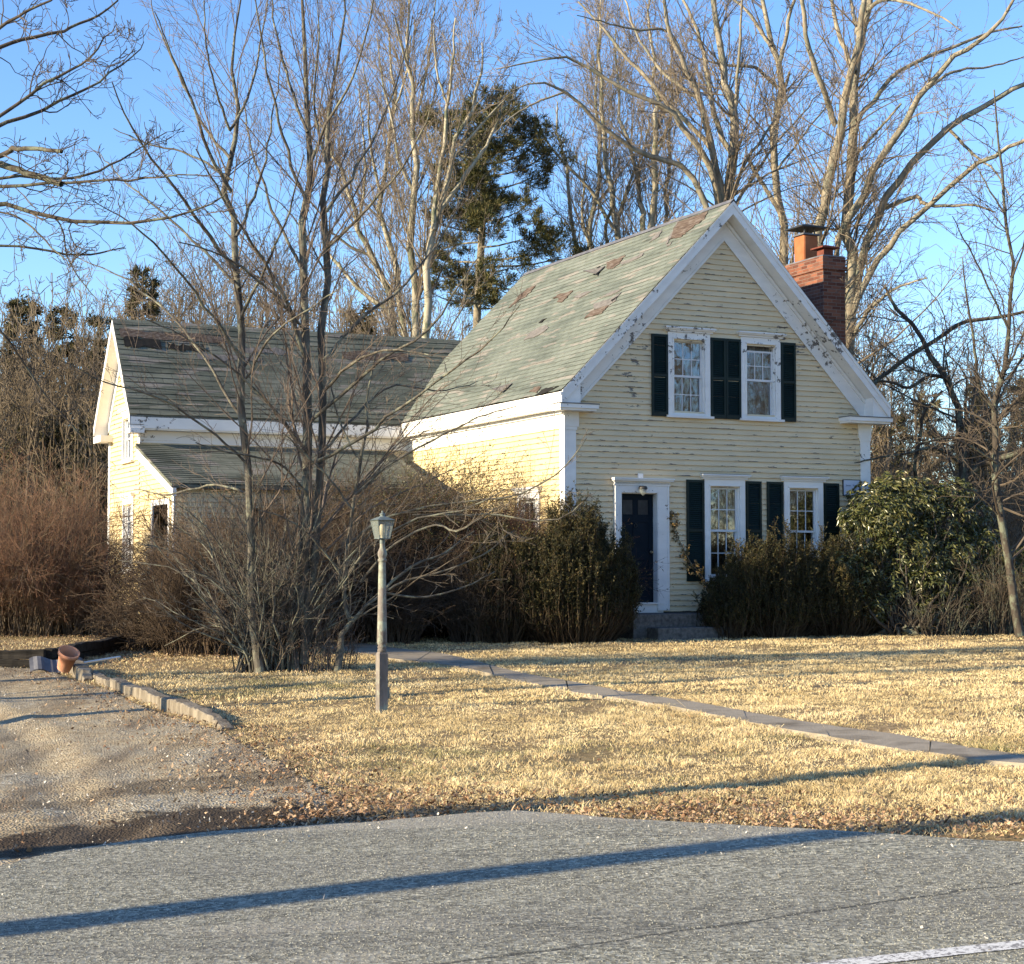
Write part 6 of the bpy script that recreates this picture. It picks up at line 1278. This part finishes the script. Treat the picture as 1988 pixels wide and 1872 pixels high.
# vine on the wall right of the door
rg = np.random.default_rng(320); vp = spline([list(H(2.2, -.05, 2.55)) + [.006], list(H(2.28, -.06, 2.25)) + [.006], list(H(2.45, -.07, 1.95)) + [.007], list(H(2.62, -.09, 1.65)) + [.008], list(H(2.85, -.12, 1.4)) + [.009], list(H(3.0, -.2, .9)) + [.01], list(H(3.05, -.3, .3)) + [.012]][::-1], 30)
root = empty('climbing_vine', (vp[0][0], vp[0][1], .3)); tag(root, 'leafy brown-green vine climbing the wall right of the front door', 'vine')
P_, R_ = vp[None, :, :3], vp[None, :, 3]; g1 = grow(P_, R_, rg, per_m=16, t0=.2, lf=.12, lmin=.06, lmax=.3, K=5, wig=.2, rmin=.0015)
v, q, _ = merge([(P_, R_, 5), (g1[0], g1[1], 3)]); npmesh('stem', v, q, [M['twig_pale']], root, world=True); C = np.concatenate([P_[0, 8:], g1[0][:, 2], g1[0][:, 4], g1[0][:, 3]]); v, f = leaves(C, norm(rg.normal(size=C.shape)), 5, .055, .035, .7, rg); npmesh('leaves', v, f, [M['vine']], root, world=True)
# fallen sticks by the steps
for i, (px, py, L_, az, el_) in enumerate(((1172, 1226, .55, 35, 38), (1205, 1236, .6, 55, 50), (1190, 1232, .45, 120, 30), (1400, 1225, .7, 150, 15), (1262, 1240, .35, 10, 4))):
    p = G(px, py); rg = np.random.default_rng(330 + i); d = np.array([cos(radians(az)) * cos(radians(el_)), sin(radians(az)) * cos(radians(el_)), sin(radians(el_))])
    P_ = (p + d * np.linspace(0, L_, 8)[:, None] + np.cumsum(rg.normal(size=(8, 3)) * .012, 0))[None]; R_ = np.linspace(.011, .005, 8)[None]; g1 = grow(P_, R_, rg, per_m=7, t0=.3, lf=.4, lmax=.3, K=4, rmin=.002)
    v, q, _ = merge([(P_, R_, 5), (g1[0], g1[1], 4)]); v = v - p; o = npmesh('fallen_branch', v, q, [M['twig_pale']]); o.location = tuple(p)
    tag(o, ['pale forked stick propped against the yew left of the steps', 'reddish forked branch leaning beside the granite steps', 'crooked stick lying at the foot of the yew', 'fallen branch in the shade right of the steps', 'short pale stick lying in front of the lower step'][i], 'branch', 'fallen branches by the steps')
# picket fence glimpsed behind the shrubs
def picket(s0, s1, t_, lab):
    p0, p1 = H(s0, t_), H(s1, t_); root = empty('picket_fence', (p0[0], p0[1], .3), TH); tag(root, lab, 'fence'); L_ = s1 - s0; n = int(L_ / .13)
    for k in range(n):
        m_ = MB(); x = k * .13; m_.prism([(x, .05), (x + .07, .05), (x + .07, .85), (x + .035, .92), (x, .85)], 'y', -.01, .012); m_.build('picket', M['white'], root)
    for z in (.25, .68): m_ = MB(); m_.box(-.02, L_, .013, .05, z, z + .07); m_.build('rail', M['white'], root)
picket(-4.6, -.7, 3.7, 'white picket fence glimpsed behind the shrubs beside the side wall')

# trunks and pole standing outside the frame on the left whose long shadows cross the road and lawn
d_ = np.array([cos(radians(SUN_AZ)), sin(radians(SUN_AZ))])
p = G(0, 1815)[:2] - d_ * 9.2; pole = empty('utility_pole', (p[0], p[1], float(gz(*p)))); tag(pole, 'wooden utility pole beside the road', 'utility pole')
mb = MB(); mb.lathe([(.17, -.3), (.165, 3), (.15, 6), (.13, 9.6)], 16); mb.build('pole', M['lampwood'], pole); mb = MB(); mb.box(-.06, .06, -1.1, 1.1, 8.9, 9.02); mb.build('crossarm', M['lampwood'], pole)
for k in (-.95, -.4, .4, .95): mb = MB(); mb.lathe([(.03, 9.02), (.045, 9.08), (.03, 9.14)], 8, (0, k)); mb.build('insulator', M['lampmetal'], pole)

sp = []; rg = np.random.default_rng(95); P = []; R = []
for k in range(110):
    x = rg.uniform(34, 95); y = rg.uniform(-28, 6) - (x - 34) * .1; h = rg.uniform(13, 21); t = np.linspace(0, 1, 10); P.append(np.stack([x + t * rg.normal(0, .6), y + t * rg.normal(0, .6), .4 + h * t], 1)); R.append(.16 * (1 - .85 * t))
P = np.array(P); R = np.array(R); a = grow(P, R, rg, per_m=2, t0=.15, ang=(20, 50), lf=.36, lmax=4, K=6, rmin=.01); b_ = grow(a[0], a[1], rg, per_m=3, ang=(20, 55), lf=.45, lmax=1.8, K=4, rmin=.009)
v, q, mi = merge([(P, R, 5), (a[0], a[1], 4), (b_[0], b_[1], 3)]); tag(npmesh('roadside_woods', v, q, [M['woods']]), 'bare woods across the road', 'woods', kind='stuff')
p = np.array([-2.8, 9.4]) - d_ * 8.3; rg = np.random.default_rng(96); t = np.linspace(0, 1, 14)
rt = empty('oak_tree', (p[0], p[1], float(gz(*p)))); tag(rt, 'tall bare roadside tree outside the left of the photo', 'tree')
P = [np.stack([p[0] + .5 * np.sin(t * 3) * d_[1], p[1] + .15 * np.sin(t * 5), -.3 + 12 * t], 1)]; R = [.2 * (1 - .75 * t) + .01]
P = np.array(P); R = np.array(R); v, q = tubes(P, R, 8); npmesh('trunk', v, q, [M['bark_dark']], rt, True, world=True)
a = grow(P, R, rg, per_m=2, t0=.45, ang=(25, 55), lf=.35, lmax=3, K=7, rmin=.006); b_ = grow(a[0], a[1], rg, per_m=3, lf=.4, lmax=1.2, K=4, rmin=.004); v, q, _ = merge([(a[0], a[1], 4), (b_[0], b_[1], 3)]); npmesh('crown', v, q, [M['twig_dark']], rt, world=True)

for (tx, ty, sd, hh) in ((-15.0, 17.6, 97, 10.5), (-17.0, 14.2, 98, 12.0)):
    rg = np.random.default_rng(sd); rt = empty('oak_tree', (tx, ty, float(gz(tx, ty)))); tag(rt, 'bare yard tree outside the left of the photo, ' + ('nearer the house' if sd == 97 else 'nearer the road'), 'tree')
    P = np.array([np.stack([tx + .3 * np.sin(t * 3), ty + .3 * np.sin(t * 4), -.1 + hh * t], 1)]); R = np.array([.14 * (1 - .85 * t) + .01]); v, q = tubes(P, R, 8); npmesh('trunk', v, q, [M['bark_dark']], rt, True, world=True)
    a = grow(P, R, rg, per_m=3, t0=.25, ang=(25, 60), lf=.4, lmax=4, K=8, rmin=.006, rr=.6); b_ = grow(a[0], a[1], rg, per_m=3, lf=.45, lmax=1.6, K=5, rmin=.004); c_ = grow(b_[0], b_[1], rg, per_m=4, lf=.5, lmax=.7, K=3, rmin=.003)
    v, q, _ = merge([(a[0], a[1], 4), (b_[0], b_[1], 3), (c_[0], c_[1], 3)]); npmesh('crown', v, q, [M['twig_dark']], rt, world=True)
